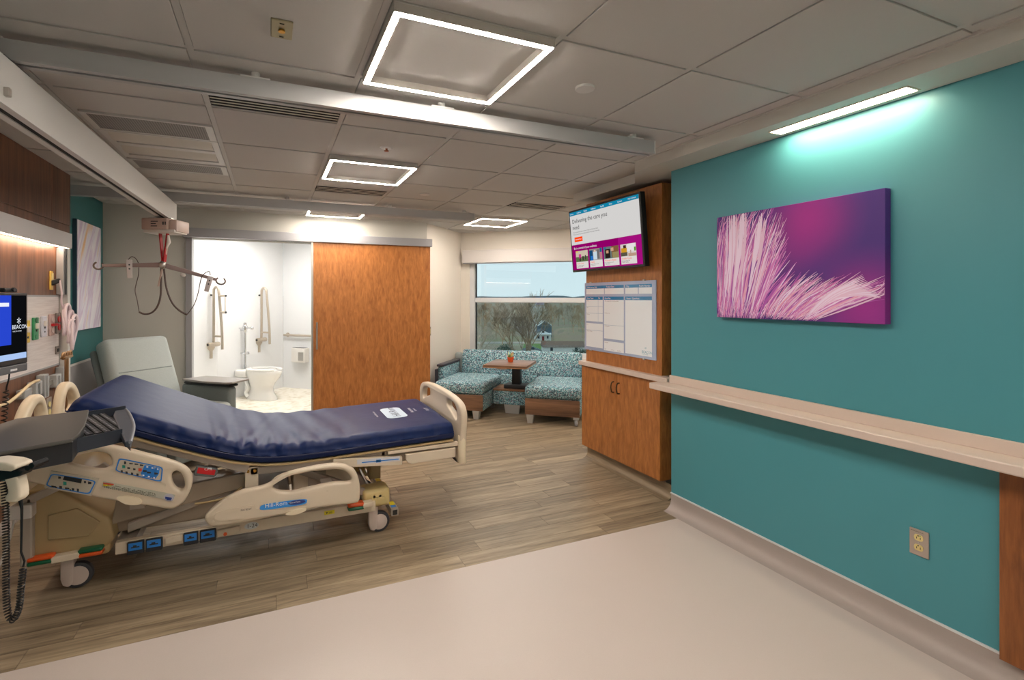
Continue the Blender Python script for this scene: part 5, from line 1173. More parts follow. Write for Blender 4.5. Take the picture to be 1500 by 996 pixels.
mb=MB(); mb.box(XL+.028,5.17,1.145,XL+.032,5.79,2.068); mb.build('print_face',PST,lp); mb=MB(); mb.box(XL+.001,5.165,1.14,XL+.028,5.795,2.073); mb.build('canvas_edge',mat('canvas_edge_blue',(60,86,104),.6),lp)
# ================================================================== WORKSTATION
ws=thing('computer_workstation','black wall-arm computer workstation with monitor and pull-out keyboard tray','workstation',(-1.1,2.35,.85))
TRZ=.895
tcn=Vector((-.80,2.50,0)); trx=Vector((.972,.234,0)).normalized(); try_=Vector((-trx.y,trx.x,0))
def T(z,px): return wz(px[0],px[1],z)
LID=mat('tray_dark_grey',(74,72,68),.5); TRB=mat('tray_black',(26,29,34),.42); TRE=mat('tray_edge_grey',(120,124,132),.4); BEZ=mat('monitor_bezel',(28,28,30),.4)
# lid: far/near edges traced on its top plane
zt=.945
lidp=[T(zt,q) for q in ((24,613),(130,600),(129,606),(124,622),(116,634),(105,643),(0,662),(-40,668),(-60,640))]
mb=MB(); mb.prism([v+Vector((0,0,-.012)) for v in lidp],(0,0,.012)); mb.build('tray_lid',LID,ws,bevel=.003)
lb=[T(zt-.012,q) for q in ((28,616),(127,604),(122,625),(106,646),(-30,670),(-50,645))]
mb=MB(); mb.prism([v+Vector((0,0,-.072)) for v in lb],(0,0,.071)); mb.build('tray_body',TRB,ws,bevel=.004)
# drawer pulled out of the body
zd=.915
D0=[T(zd,q) for q in ((118,606),(184,596),(190,603),(196,620),(191,643),(178,630),(108,645))]
mb=MB(); mb.prism([v+Vector((0,0,-.045)) for v in D0],(0,0,.014)); mb.build('keyboard_drawer',TRB,ws,bevel=.002)
for a,b in ((0,1),(5,6)):
    pa,pb=D0[a],D0[b]; nn=Vector((-(pb-pa).y,(pb-pa).x,0)).normalized()*.006
    mb=MB(); mb.prism([pa+Vector((0,0,-.045)),pb+Vector((0,0,-.045)),pb+nn+Vector((0,0,-.045)),pa+nn+Vector((0,0,-.045))],(0,0,.05)); mb.build('drawer_side',mat('drawer_slate',(42,48,58),.45),ws)
fr_=[D0[1],D0[2],D0[3],D0[4],D0[4].lerp(D0[6],.10),D0[3]+Vector((-.05,-.01,0)),D0[2]+Vector((-.06,.0,0)),D0[1].lerp(D0[0],.25)]
mb=MB(); mb.prism([v+Vector((0,0,-.031)) for v in fr_],(0,0,.022)); mb.build('palm_rest',mat('palm_rest_grey',(74,78,88),.5),ws,bevel=.005)
mb=MB(); mb.tube([v+Vector((0,0,-.012)) for v in catmull(D0[1:5],5,False)],.006,8); mb.build('drawer_rim',TRE,ws,smooth=1)
# keyboard: rows of keys along the tray
k0=T(zd-.02,(120,640)); k1=T(zd-.02,(170,607))
kx=(T(zd-.02,(166,632))-T(zd-.02,(117,640))).normalized(); ky=Vector((-kx.y,kx.x,0))
KEY=mat('key_black',(44,44,48),.4); ko=T(zd-.02,(112,643))
mb=MB(); 
kb=[ko+kx*-.01+ky*.0,ko+kx*.165+ky*.0,ko+kx*.165+ky*.44,ko+kx*-.01+ky*.44]
mb.prism([v+Vector((0,0,-.008)) for v in kb],(0,0,.010)); kbd=mb.build('keyboard',BLACK,ws,bevel=.002)
mb=MB()
for r in range(6):
    c=0.012
    for j in range(19):
        if r==5 and 4<=j<=9: 
            if j==4: w=.11
            else: continue
        else: w=.0185
        a=ko+kx*(.003+.027*r)+ky*c; c+=w+.0035
        mb.prism([a+Vector((0,0,.002)),a+kx*.022+Vector((0,0,.002)),a+kx*.022+ky*w+Vector((0,0,.002)),a+ky*w+Vector((0,0,.002))],(0,0,.006))
kk=mb.build('keys',KEY,kbd); kk['kind']='stuff'
mb=MB()
for r in range(6):
    for j in range(19):
        a=ko+kx*(.009+.027*r)+ky*(.017+.022*j); mb.prism([a+Vector((0,0,.0082)),a+kx*.006+Vector((0,0,.0082)),a+kx*.006+ky*.006+Vector((0,0,.0082)),a+ky*.006+Vector((0,0,.0082))],(0,0,.0004))
kl=mb.build('key_legends',mat('legend_grey',(190,190,196),.5),kbd); kl['kind']='stuff'
# monitor
MXp=-.95; my1=wx(38,480,MXp).y; my0=my1-.50; mz0,mz1=1.195,1.428
ma_=Vector((.16,1,0)).normalized(); MM=frame((MXp,my1,mz1),-ma_,(0,0,1))   # u runs towards -Y (screen right edge at origin)
def mo(u,v,c): return MM@Vector((u,-v,-c))
def mbx(mb,u0,u1,v0,v1,c0,c1): mb.prism([mo(u0,v0,c0),mo(u1,v0,c0),mo(u1,v1,c0),mo(u0,v1,c0)],(mo(0,0,c1)-mo(0,0,c0)))
mb=MB(); mbx(mb,-.012,.515,-.010,.285,0,-.03); mo_=mb.build('monitor',BEZ,ws,bevel=.004)
nx=(mo(0,0,1)-mo(0,0,0)); 
if nx.x<0: sgn=-1
else: sgn=1
SF=.0008*sgn
mb=MB(); mb.k=0; mb.quad(mo(0,0,SF),mo(0,.262,SF),mo(.50,.262,SF),mo(.50,0,SF)); mb.k=1; mb.quad(mo(.0955,0,2*SF),mo(.0955,.20,2*SF),mo(.50,.20,2*SF),mo(.50,0,2*SF)); mb.k=2; mb.quad(mo(0,.238,2*SF),mo(0,.262,2*SF),mo(.50,.262,2*SF),mo(.50,.238,2*SF)); mb.k=3; mb.quad(mo(.11,.03,3*SF),mo(.11,.045,3*SF),mo(.40,.045,3*SF),mo(.40,.03,3*SF))
mb.build('screen',[emat('mon_black',(14,15,18),.8),emat('mon_blue',(40,70,205),.9),emat('mon_taskbar',(170,196,240),.9),emat('mon_white',(236,240,250),.9)],mo_)
sx=Vector((0,1,0)); ax=ma_
TMx=lambda u,v: frame(mo(u,v,3*SF),ax,(0,0,1))
text('screen_logo',[('BEACON',.024,TMx(.092,.138)),('HEALTH SYSTEM',.0075,TMx(.088,.150)),('*',.06,TMx(.062,.135)),('*',.05,TMx(.060,.130))],emat('mon_white',(236,240,250),.9),mo_)
mb=MB(); mbx(mb,-.012,.515,.285,.318,.0,-.022); mb.build('speaker_bar',mat('speaker_grey',(92,94,98),.45),mo_,bevel=.004)
mb=MB(); mbx(mb,.06,.10,.300,.308,SF,SF*3); mb.build('maker_plate',WHT,mo_)
mb=MB(); mbx(mb,.05,.13,-.012,-.030,.0,-.025); wc=mb.build('webcam',BLACK,mo_,bevel=.006); mb=MB(); c=mo(.085,-.024,0); mb.cyl(c,c+(mo(0,0,SF*10)-mo(0,0,0)),.008,n=12); mb.build('webcam_lens',DGREY,wc)
# arm back to the wall
mb=MB(); mb.box(XL+.001,2.20,.75,XL+.05,2.32,1.55); mb.build('wall_track',ALU,ws,bevel=.004)
mc_=mo(.27,.14,-.03*sgn); mb=MB(); mb.box(XL+.05,2.22,1.20,mc_.x-.02,2.30,1.27); mb.build('monitor_arm',BLACK,ws,bevel=.01); 
mb=MB(); mb.box(mc_.x-.06,2.20,1.16,mc_.x+.005,2.52,1.31); mb.build('monitor_bracket',BLACK,ws,bevel=.006)
mb=MB(); mb.box(XL+.05,2.22,.862,-.92,2.30,.90); mb.build('tray_arm',BLACK,ws,bevel=.01)
# coil cords
def coil(path,r,turns,wire):
    P=catmull(path,12,False); n=turns*10; out=[]
    L=[0]
    for i in range(1,len(P)): L.append(L[-1]+(P[i]-P[i-1]).length)
    for k in range(n+1):
        s=L[-1]*k/n; i=max(1,next((j for j in range(1,len(L)) if L[j]>=s),len(L)-1)); f=(s-L[i-1])/max(1e-9,L[i]-L[i-1]); c=P[i-1].lerp(P[i],f); d=(P[i]-P[i-1]).normalized()
        a=d.cross(Vector((.3,1,.1))).normalized(); b=d.cross(a); ang=2*math.pi*turns*k/n
        out.append(c+a*r*math.cos(ang)+b*r*math.sin(ang))
    return out
mb=MB(); mb.tube([wt(x,y,2.62) for x,y in ((14,545),(13,555),(10,566),(9,572))],.004,6); mb.tube(coil([wt(9,572,2.62),wt(8,590,2.62),wt(6,615,2.62),wt(2,640,2.62)],.011,10,.003),.0033,6); mb.build('coil_cord',BLACK,ws,smooth=1)
# barcode scanner in its holder
st=1.50
sc=thing('barcode_scanner','cream handheld barcode scanner hanging from the tray holder with a black coiled cord','scanner',wt(28,735,st)); SCM=mat('scanner_cream',(226,214,194),.4)
hp=[wt(x,y,st) for x,y in ((-25,674),(0,671),(22,673),(35,677),(37,682),(28,686),(0,684),(-25,686))]
mb=MB(); mb.prism([v+_F*-.03 for v in hp],_F*.06); mb.build('scanner_head',SCM,sc,bevel=.008,seg=3,smooth=.6)
gpp=[wt(x,y,st) for x,y in ((9,690),(31,690),(36,712),(37,726),(31,733),(17,733),(13,727),(19,718),(16,706))]
mb=MB(); mb.prism([v+_F*-.018 for v in gpp],_F*.036); mb.build('scanner_grip',SCM,sc,bevel=.007,seg=3,smooth=.6)
c=wt(8,697,st); mb=MB(); mb.box(c.x-.01,c.y-.012,c.z-.012,c.x+.008,c.y+.012,c.z+.012); mb.build('trigger',mat('trigger_teal',(30,120,130),.4),sc,bevel=.004)
mb=MB(); mb.tube([wt(x,y,st) for x,y in ((30,732),(32,745),(32,775),(31,808),(36,822),(34,830))],[.006,.004,.003,.003,.003,.003],6); mb.build('cord',BLACK,sc,smooth=1)
mb=MB(); mb.tube(coil([wt(34,832,st),wt(31,860,st),wt(27,893,st),wt(18,908,st),wt(11,895,st),wt(9,860,st),wt(9,800,st),wt(8,740,st),wt(5,700,st)],.0075,70,.003),.0022,5); mb.build('coil_cord',BLACK,sc,smooth=1)
hd=[wt(x,y,st) for x,y in ((-30,688),(34,685),(44,687),(38,694),(0,704),(-30,710))]
mb=MB(); mb.prism([v+_F*-.02 for v in hd],_F*.04); mb.build('scanner_holder',BLACK,ws,bevel=.003)
for x,y in ((40,686),(46,682)): c=wt(x,y,st-.02); mb=MB(); mb.cyl(c,c+_F*.05,.008,n=10); mb.build('holder_knob',BLACK,ws,smooth=.6)
# ivory hose to the headwall rail, white lead to the floor
mb=MB(); mb.tube(catmull([wx(57,557,-1.40),wx(45,562,-1.39),wx(25,580,-1.38),wx(8,592,-1.37),wx(-15,597,-1.38),wx(-40,600,-1.44)],6,False),.009,8); tag(mb.build('ivory_hose',mat('hose_ivory',(220,200,160),.45),smooth=1),'ivory hose sagging along the lower headwall behind the headboard','hose')
mb=MB(); mb.tube(catmull([(-1.08,2.98,.40),(-1.10,2.98,.30),(-1.14,2.95,.16),(-1.19,2.88,.03),(-1.20,2.75,.007),(-1.15,2.66,.007),(-1.11,2.72,.007),(-1.16,2.80,.007)],8,False),.0055,8); tag(mb.build('white_lead',mat('lead_white',(214,210,206),.45),smooth=1),'thin white lead trailing from the bed head onto the plank floor','cable')
# ================================================================== SLIDING DOOR + BATHROOM
sd=struct(thing('door_1','x','x',(1.1,5.92,0))); del sd['label']; del sd['category']
mb=MB(); mb.box(.436,5.895,.012,1.787,5.935,2.045); mb.build('door_leaf',CHERRY,sd,bevel=.001)
mb=MB(); mb.box(.416,5.893,.012,.4365,5.937,2.045); mb.build('door_edge',STEEL,sd)
mb=MB(); mb.box(-.82,5.868,2.036,1.806,5.978,2.128); mb.build('track_header',ALUG,sd,bevel=.002)
mb=MB(); mb.cyl((.472,5.862,.84),(.472,5.862,1.142),.009,n=14); mb.build('door_pull',STEEL,sd,smooth=.6)
for z in (.88,1.10): mb=MB(); mb.cyl((.472,5.862,z),(.472,5.8945,z),.006,n=10); mb.build('pull_standoff',STEEL,sd,smooth=.6)
mb=MB(); mb.box(.46,5.90,.0,1.7,5.93,.012); mb.build('floor_guide',ALUG,sd)
c=BA.lerp(BB,.06); dn=(BB-BA).normalized(); nn=Vector((dn.y,-dn.x,0))
th=thing('wall_switch','small brass-toned switch plate at the edge of the sliding door','switch',c+Vector((0,0,.93)))
mb=MB(); p0=c+nn*.0005; mb.prism([p0+Vector((0,0,.94)),p0+dn*.07+Vector((0,0,.94)),p0+dn*.07+Vector((0,0,1.05)),p0+Vector((0,0,1.05))],nn*.008); mb.build('plate',PB,th,bevel=.002)
mb=MB(); p0=c+nn*.0088+dn*.022; mb.prism([p0+Vector((0,0,.965)),p0+dn*.026+Vector((0,0,.965)),p0+dn*.026+Vector((0,0,1.025)),p0+Vector((0,0,1.025))],nn*.004); mb.build('rocker',IV,th)
# bathroom lights
bx=thing('bathroom_light','flat square light in the bathroom ceiling near the toilet','light',(-.1,7.3,CZ))
mb=MB(); mb.box(-.4,7.0,CZ-.03,.2,7.6,CZ-.002); mb.build('housing',ALU,bx); mb=MB(); mb.box(-.38,7.02,CZ-.033,.18,7.58,CZ-.0305); mb.build('diffuser',emat('bath_glow',(255,250,244),LIGHT_BATH),bx)
bx=thing('bathroom_light','flat square light in the bathroom ceiling near the door','light',(.2,6.5,CZ))
mb=MB(); mb.box(-.1,6.3,CZ-.03,.5,6.8,CZ-.002); mb.build('housing',ALU,bx); mb=MB(); mb.box(-.08,6.32,CZ-.033,.48,6.78,CZ-.0305); mb.build('diffuser',MATS['bath_glow'],bx)
# toilet (local x = out from wall)
TO=Vector((-.397,7.986,0)); ang=math.atan2(N1.y,N1.x)
POR=mat('porcelain',(238,236,232),.12,coat=.5)
to=thing('toilet','white floor-mounted porcelain toilet with open-front seat','toilet',TO,ang,local=True)
def oval(cx,ax,bx_,z,n=36,egg=.0): return [Vector((cx+ax*math.cos(2*math.pi*i/n),bx_*(1-egg*math.cos(2*math.pi*i/n))*math.sin(2*math.pi*i/n),z)) for i in range(n)]
rows=[oval(.40,.265,.115,0),oval(.40,.262,.112,.03),oval(.40,.205,.095,.10),oval(.40,.190,.095,.17),oval(.415,.205,.125,.235),oval(.435,.248,.160,.30),oval(.445,.270,.178,.36),oval(.445,.272,.182,.395),oval(.445,.266,.178,.405),oval(.455,.20,.125,.405),oval(.46,.17,.10,.33),oval(.46,.08,.05,.27)]
mb=MB(); mb.grid(rows,True); mb.add(rows[-1],[tuple(range(36))]); mb.add(rows[0],[tuple(range(36))[::-1]]); mb.build('bowl',POR,to,smooth=.9)
mb=MB(); mb.box(.015,-.13,.30,.24,.13,.405); mb.build('spud_deck',POR,to,bevel=.03,seg=3,smooth=.7)
mb=MB(); mb.box(.13,-.06,.0,.30,.06,.31); mb.build('rear_pedestal',POR,to,bevel=.03,seg=3,smooth=.7)
for s in (-1,1): mb=MB(); mb.tube(catmull([(.17,s*.075,.28),(.22,s*.085,.22),(.25,s*.085,.15),(.20,s*.085,.09),(.24,s*.085,.03)],6,False),.028,10); mb.build('trapway',POR,to,smooth=1)
a0=math.radians(22); arc=[a0+(2*math.pi-2*a0)*i/40 for i in range(41)]
P=[[Vector((.445+.272*math.cos(a),.186*math.sin(a),.409)),Vector((.445+.274*math.cos(a),.188*math.sin(a),.427)),Vector((.45+.20*math.cos(a),.125*math.sin(a),.430)),Vector((.45+.20*math.cos(a),.125*math.sin(a),.409))] for a in arc]
mb=MB(); mb.grid(P,True); mb.add(P[0],[(0,1,2,3)]); mb.add(P[-1],[(0,1,2,3)]); mb.build('seat',mat('seat_white',(244,243,240),.25),to,smooth=.7)
# flushometer
fl=thing('flush_valve','chrome flush valve with side stop on the bathroom wall above the toilet','flush valve',TO+N1*.09+Vector((0,0,.41)),ang,local=True)
def fz(z): return z-.41
mb=MB(); mb.cyl((0,0,fz(.41)),(0,0,fz(.46)),.022,n=14); mb.cyl((0,0,fz(.45)),(.0,0,fz(.98)),.016,n=14); mb.build('vacuum_tube',CHROME,fl,smooth=.6)
mb=MB(); mb.lathe([(.018,fz(.92)),(.030,fz(.95)),(.034,fz(.985)),(.034,fz(1.01)),(.024,fz(1.025)),(.026,fz(1.03)),(.024,fz(1.055)),(.008,fz(1.065))],(0,0,0),18); mb.build('valve_body',CHROME,fl,smooth=.7)
mb=MB(); mb.cyl((0,-.0,fz(.985)),(0,-.10,fz(.985)),.010,n=10); mb.cyl((.0,.0,fz(.99)),(.12,0,fz(.985)),.014,n=12); mb.build('handle',CHROME,fl,smooth=.6); mb=MB(); mb.ball((.13,0,fz(.985)),.024,8); mb.build('control_knob',CHROME,fl,smooth=1)
mb=MB(); mb.cyl((-.078,0,fz(.62)),(.0,0,fz(.62)),.014,n=12); mb.cyl((-.078,0,fz(.95)),(0,0,fz(.95)),.012,n=12); mb.cyl((0,-.05,fz(.62)),(0,.05,fz(.62)),.013,n=12); mb.build('wall_supply',CHROME,fl,smooth=.6)
mb=MB(); mb.cyl((0,.05,fz(.62)),(0,.065,fz(.62)),.024,n=14); mb.build('stop_cap',CHROME,fl,smooth=.6)
# fold-up grab bars (local x out from wall, y along wall), stowed upright
GBM=mat('grab_bar_satin',(196,184,168),.35,.7)
def foldbar(label,base,dx,paper):
    g=thing('fold_up_grab_bar',label,'grab bar',base,ang,local=True); z=lambda v:v-base.z
    # wall hinge plate
    mb=MB(); mb.prism([(.0005,-.05,z(.80)),(.0005,.05,z(.80)),(.0005,.055,z(.74)),(.0005,.02,z(.70)),(.0005,.02,z(.60)),(.0005,-.02,z(.60)),(.0005,-.02,z(.70)),(.0005,-.055,z(.74))],(.012,0,0)); mb.build('hinge_plate',GBM,g,bevel=.003)
    mb=MB(); mb.cyl((.05,-.085,z(.79)),(.05,.085,z(.79)),.030,n=18); mb.build('hinge_barrel',GBM,g,bevel=.004,smooth=.6)
    mb=MB(); mb.cyl((.05,-.086,z(.79)),(.05,-.088,z(.79)),.016,n=14); mb.build('hinge_cap',BLACK,g)
    pts=[(.05,0,z(.80)),(.055,0,z(1.1)),(.055,0,z(1.48)),(.065,0,z(1.535)),(.10,0,z(1.56)),(.135,0,z(1.535)),(.15,0,z(1.47)),(.20,0,z(1.0)),(.21,0,z(.73))]
    mb=MB(); mb.tube(catmull(pts,6,False),.017,12); mb.build('bar',GBM,g,smooth=1)
    mb=MB(); mb.cyl((.055,0,z(.90)),(.20,0,z(.90)),.013,n=12); mb.build('bar_brace',GBM,g,smooth=.6)
    mb=MB(); mb.cyl((.0005,0,z(1.45)),(.038,0,z(1.45)),.012,n=10); mb.build('rest_stop',BLACK,g)
    if paper:
        mb=MB(); mb.cyl((.16,0,z(1.44)),(.27,0,z(1.44)),.014,n=12); mb.cyl((.175,0,z(1.22)),(.27,0,z(1.22)),.014,n=12); mb.build('paper_arm',GBM,g,smooth=.6)
        mb=MB(); mb.cyl((.262,0,z(1.22)),(.262,0,z(1.44)),.006,n=8); mb.build('paper_rod',GBM,g,smooth=.6)
        for q in (1.22,1.44): mb=MB(); mb.cyl((.271,0,z(q)),(.276,0,z(q)),.015,n=12); mb.build('arm_cap',DGREY,g)
foldbar('folded-up grab bar with paper roll arms on the bathroom wall',Vector((-.735,7.648,.62)),0,True)
foldbar('plain folded-up grab bar on the bathroom wall to the far side of the toilet',Vector((-.16,8.223,.62)),0,False)
vb=thing('vertical_grab_bar','slim vertical grab bar on the bathroom wall behind the door jamb','grab bar',BC+D1*1.62+N1*.0+Vector((0,0,.8)))
q0=BC+D1*1.62; mb=MB(); mb.cyl(q0+N1*.04+Vector((0,0,.78)),q0+N1*.04+Vector((0,0,1.55)),.014,n=12); mb.build('bar',GBM,vb,smooth=.6)
for z in (.80,1.53): mb=MB(); mb.cyl(q0+N1*.0005+Vector((0,0,z)),q0+N1*.04+Vector((0,0,z)),.012,n=10); mb.build('mount',GBM,vb,smooth=.6)
# side wall grab bar and dispenser
gb=thing('wall_grab_bar','straight satin grab bar on the bathroom side wall above the dispenser','grab bar',BC+D2*.1+Vector((0,0,.83)))
mb=MB(); mb.tube(catmull([BC+D2*.10+N2*.002+Vector((0,0,.83)),BC+D2*.10+N2*.035+Vector((0,0,.83)),BC+D2*.125+N2*.05+Vector((0,0,.83)),BC+D2*.9+N2*.05+Vector((0,0,.83)),BC+D2*1.0+N2*.035+Vector((0,0,.83)),BC+D2*1.0+N2*.002+Vector((0,0,.83))],5,False),.017,12); mb.build('bar',GBM,gb,smooth=1)
for s in (.10,1.0): mb=MB(); mb.cyl(BC+D2*s+N2*.0005+Vector((0,0,.83)),BC+D2*s+N2*.008+Vector((0,0,.83)),.036,n=18); mb.build('flange',GBM,gb,smooth=.6)
ds=thing('paper_dispenser','white toilet paper dispenser on the bathroom side wall','dispenser',BC+D2*.38+Vector((0,0,.42)))
def sq(s,v,z): return BC+D2*s+N2*v+Vector((0,0,z))
mb=MB(); mb.prism([sq(.26,.0005,.42),sq(.52,.0005,.42),sq(.52,.11,.42),sq(.26,.11,.42)],(0,0,.22)); mb.build('case',mat('dispenser_white',(226,222,216),.35),ds,bevel=.012,seg=3,smooth=.6)
mb=MB(); mb.prism([sq(.40,.1105,.45),sq(.50,.1105,.45),sq(.50,.1135,.45),sq(.40,.1135,.45)],(0,0,.13)); mb.build('window',STEEL,ds)
mb=MB(); mb.prism([sq(.28,.02,.641),sq(.50,.02,.641),sq(.50,.10,.641),sq(.28,.10,.641)],(0,0,.004)); mb.build('top_trim',DGREY,ds)
# ================================================================== RECLINER
rc=thing('recliner_chair','light grey upholstered recliner with high back and dark swing-out arm table','recliner',(-.74,5.10,0),math.radians(-44),local=True)
RFB=mat('recliner_fabric',(176,184,182),.85,noise=.06,nscale=160,bump=.15,bscale=500); RSD=mat('recliner_side',(120,128,128),.85,noise=.06,nscale=160); TBL=mat('arm_table_grey',(150,146,142),.3)
def cush(name,x0,x1,y0,y1,z0,z1,m,b=.04,tilt=0,px=0,pz=0):
    M=Matrix.Translation((px,0,pz))@Matrix.Rotation(tilt,4,'Y')@Matrix.Translation((-px,0,-pz))
    q=MB(); q.box(x0,y0,z0,x1,y1,z1,M); return q.build(name,m,rc,bevel=b,seg=4,smooth=.7)
cush('seat_cushion',-.28,.33,-.285,.285,.32,.48,RFB,.05)
tl=math.radians(-21)
bk=cush('backrest',-.41,-.24,-.29,.29,.36,1.12,RFB,.055,tl,-.24,.36)
MS=Matrix.Translation((-.24,0,.36))@Matrix.Rotation(tl,4,'Y')@Matrix.Translation((.24,0,-.36))
mb=MB(); mb.tube([MS@Vector((-.2405,y,.80)) for y in (-.24,-.1,0,.1,.24)],.005,8); mb.build('seam',mat('recliner_seam',(146,154,152),.9),bk,smooth=1)
cush('back_shell',-.47,-.412,-.30,.30,.30,1.07,RSD,.03,tl,-.24,.36)
for s in (-1,1):
    cush('arm',-.34,.27,s*.335-.045,s*.335+.045,.12,.60,RSD,.03)
    cush('arm_pad',-.30,.28,s*.335-.05,s*.335+.05,.601,.625,mat('arm_pad_black',(26,26,28),.5),.012)
cush('base',-.30,.34,-.28,.28,.07,.33,RSD,.02)
for x in (-.28,.28):
    for s in (-.3,.3): mb=MB(); mb.cyl((x,s,0),(x,s,.075),.028,n=16); mb.build('caster',DGREY,rc,bevel=.004,smooth=.6)
mb=MB(); mb.prism([(-.26,.24,.640),(.05,.20,.640),(.30,.22,.640),(.34,.26,.640),(.32,.47,.640),(-.20,.45,.640)],(0,0,.018)); mb.build('arm_table',TBL,rc,bevel=.005)
mb=MB(); mb.cyl((.15,.335,.6255),(.15,.335,.6395),.03,n=14); mb.build('table_pivot',BLACK,rc)
# ================================================================== DINETTE SOFA (local x = along window wall, y = towards the wall)
rz=math.atan2(BD.y,BD.x)
SB=BB+BN*1.24
so=thing('dinette_sofa','teal speckled two-seat dinette sofa with walnut fronts below the window','sofa',(SB.x,SB.y,0),rz,local=True)
FAB=bpy.data.materials.new('speckled_upholstery'); FAB.use_nodes=True; t=FAB.node_tree; p=t.nodes['Principled BSDF']; p.inputs['Roughness'].default_value=.9
tc=t.nodes.new('ShaderNodeTexCoord'); v=t.nodes.new('ShaderNodeTexVoronoi'); v.inputs['Scale'].default_value=115; v.inputs['Randomness'].default_value=1
t.links.new(tc.outputs['Object'],v.inputs['Vector']); sp=t.nodes.new('ShaderNodeSeparateColor'); t.links.new(v.outputs['Color'],sp.inputs[0])
cr=t.nodes.new('ShaderNodeValToRGB'); cr.color_ramp.interpolation='CONSTANT'; e=cr.color_ramp.elements
e[0].position=0; e[0].color=(*lin((66,92,104)),1); e[1].position=.34; e[1].color=(*lin((112,166,176)),1)
for ps,c in ((.62,(168,208,214)),(.78,(140,136,152)),(.90,(200,212,216))): q=e.new(ps); q.color=(*lin(c),1)
t.links.new(sp.outputs[0],cr.inputs[0]); t.links.new(cr.outputs[0],p.inputs['Base Color'])
WAL=wood('sofa_walnut',(92,66,50),(150,112,84),'X',12,14,.4); LEG=mat('leg_silver',(190,192,194),.35,.6); CAP=mat('arm_cap_dark',(58,56,66),.4)
def sb(name,x0,x1,y0,y1,z0,z1,m,b=.02,par=None,M=None): q=MB(); q.box(x0,y0,z0,x1,y1,z1,M); return q.build(name,m,par or so,bevel=b,seg=3,smooth=.6)
YBK=.78       # front of back cushions
for x0,x1 in ((.10,.715),(1.195,1.825)):
    sb('seat_cushion',x0,x1,.0,YBK+.02,.285,.425,FAB,.045)
    sb('seat_base',x0+.02,x1-.005,.03,YBK,.10,.285,FAB,.01)
    sb('front_panel',x0+.01,x1-.01,.008,.029,.10,.283,WAL,.003)
Mb=Matrix.Translation((0,YBK,.40))@Matrix.Rotation(math.radians(-10),4,'X')@Matrix.Translation((0,-YBK,-.40))
sb('back_cushion',.16,1.75,YBK,YBK+.14,.40,.735,FAB,.04,None,Mb)
sb('centre_back',.715,1.195,YBK-.03,YBK+.02,.12,.42,FAB,.01)
sb('centre_box',.718,1.192,.40,YBK-.031,.11,.275,FAB,.01); sb('centre_ledge',.718,1.192,.395,YBK-.031,.277,.295,WAL,.003)
sb('rear_frame',.08,1.84,YBK+.02,YBK+.10,.10,.41,FAB,.01)
for x0,x1 in ((.03,.105),(1.83,1.90)):
    sb('arm',x0,x1,.30,YBK+.12,.12,.555,FAB,.015); sb('arm_cap',x0-.01,x1+.01,.28,YBK+.12,.557,.585,CAP,.008)
sb('outer_side_panel',-.005,.029,.28,YBK+.10,.10,.52,CAP,.005)
for x,y in ((.62,.05),(.16,.05),(1.26,.05),(.62,.70),(1.30,.70)):
    mb=MB(); a=.042; bq=.030
    mb.add([(x-bq,y-bq,0),(x+bq,y-bq,0),(x+bq,y+bq,0),(x-bq,y+bq,0),(x-a,y-a,.10),(x+a,y-a,.10),(x+a,y+a,.10),(x-a,y+a,.10)],[(0,3,2,1),(4,5,6,7),(0,1,5,4),(1,2,6,5),(2,3,7,6),(3,0,4,7)]); mb.build('leg',LEG,so,bevel=.003)
mb=MB(); x,y=.955,.45; mb.add([(x-.085,y-.03,0),(x+.085,y-.03,0),(x+.085,y+.03,0),(x-.085,y+.03,0),(x-.10,y-.04,.11),(x+.10,y-.04,.11),(x+.10,y+.04,.11),(x-.10,y+.04,.11)],[(0,3,2,1),(4,5,6,7),(0,1,5,4),(1,2,6,5),(2,3,7,6),(3,0,4,7)]); mb.build('centre_leg',LEG,so,bevel=.003)
for x,y in ((1.775,.04),(1.775,.70)):
    mb=MB(); mb.cyl((x-.014,y,.036),(x+.014,y,.036),.036,n=20); w=mb.build('caster',mat('caster_grey',(170,172,178),.4),so,bevel=.004,smooth=.6); mb=MB(); mb.box(x-.03,y-.03,.074,x+.03,y+.03,.10); mb.build('caster_plate',LEG,w)
    mb=MB(); mb.cyl((x-.016,y,.036),(x+.016,y,.036),.016,n=14); mb.build('caster_hub',WHT,w)
# table rising from the centre box
ta=thing('sofa_table','square walnut table on a black column between the two sofa seats','table',(SB.x,SB.y,.296),rz,local=True)
def tb(name,x0,x1,y0,y1,z0,z1,m,b=.003): q=MB(); q.box(x0,y0,z0-.296,x1,y1,z1-.296); return q.build(name,m,ta,bevel=b,seg=2,smooth=.6)
tb('table_top',.74,1.245,-.10,.45,.628,.655,WAL,.004)
tb('top_edge',.738,1.247,-.102,.452,.622,.634,mat('table_edge_tan',(176,130,92),.4),.004)
tb('column',.93,1.04,.50,.60,.30,.62,BLACK,.01); tb('column_foot',.84,1.13,.45,.66,.2965,.345,DGREY,.012); tb('support_arm',.95,1.02,.10,.56,.585,.621,BLACK,.006); tb('release_handle',.90,1.0,-.08,-.02,.605,.620,ALUG,.003)
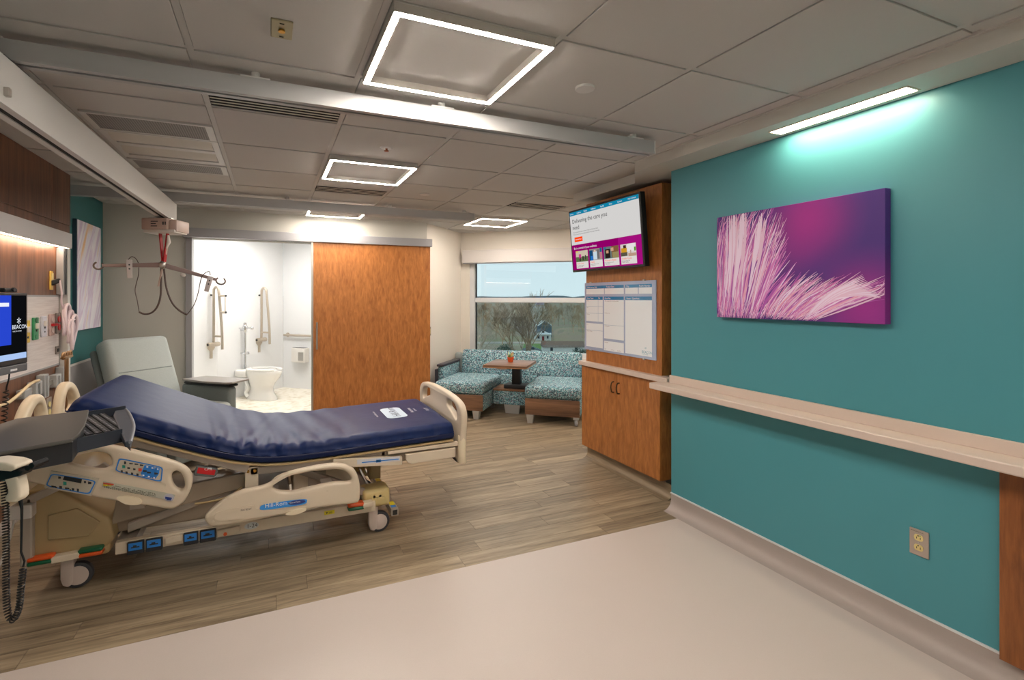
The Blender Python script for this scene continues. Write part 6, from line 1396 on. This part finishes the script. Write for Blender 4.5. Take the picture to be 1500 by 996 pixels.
# potted plant
pp=thing('potted_plant','small succulent in an orange pot on the sofa table','plant',SB+BD*.985+(-BN)*.22+Vector((0,0,.656)),0,local=True)
mb=MB(); mb.lathe([(.026,0),(.030,.004),(.037,.045),(.040,.046),(.040,.058),(.035,.058),(.034,.05)],n=20); mb.build('pot',mat('pot_orange',(226,92,40),.45),pp,smooth=.6)
mb=MB(); mb.lathe([(.034,.050),(.030,.052)],n=16); mb.build('soil',mat('soil',(70,52,40),.9),pp)
rl=random.Random(2)
LF=[mat('leaf_green',(130,156,84),.5),mat('leaf_red',(196,120,90),.5),mat('leaf_pale',(200,206,140),.5)]
for k in range(16):
    a=rl.uniform(0,6.28); e_=rl.uniform(.35,1.3); L=rl.uniform(.04,.075); d=Vector((math.cos(a)*math.cos(e_),math.sin(a)*math.cos(e_),math.sin(e_))); s=d.cross(Vector((0,0,1))).normalized(); u=s.cross(d)
    b0=Vector((math.cos(a)*.012,math.sin(a)*.012,.05)); w=.010
    P=[]
    for f,ww in ((0,.35),(.3,1),(.65,.9),(1,.08)): c=b0+d*L*f+Vector((0,0,.01*f*f)); P.append([c-s*w*ww,c+u*.004*ww,c+s*w*ww,c-u*.003*ww])
    mb=MB(); mb.grid(P,True); mb.build('leaf',LF[k%3],pp,smooth=1.2)
# roller shade cassette over the window
rs=thing('roller_shade','off-white roller shade cassette across the top of the window','window shade',wq(1.2,.05,1.90))
SHM=mat('shade_cassette',(206,200,196),.5)
mb=MB(); ubox(mb,.05,2.42,.001,.10,1.905,2.082); mb.build('cassette',SHM,rs,bevel=.004); mb=MB(); ubox(mb,.06,2.41,.02,.085,1.893,1.905); mb.build('hem_bar',ALUG,rs)
# grey side chair behind the sofa arm
gc=thing('grey_chair','pale grey chair back showing behind the sofa arm by the bay wall','chair',wq(.05,.22,0))
mb=MB(); ubox(mb,.0,.10,.18,.26,0,.66); mb.build('panel',mat('chair_grey',(150,158,158),.5),gc,bevel=.03,seg=3,smooth=.7)
mb=MB(); ubox(mb,.02,.08,.2605,.275,.45,.58); mb.build('pad',CAP,gc,bevel=.004)
for o in bpy.data.objects:
    if '_o' in o: del o['_o']
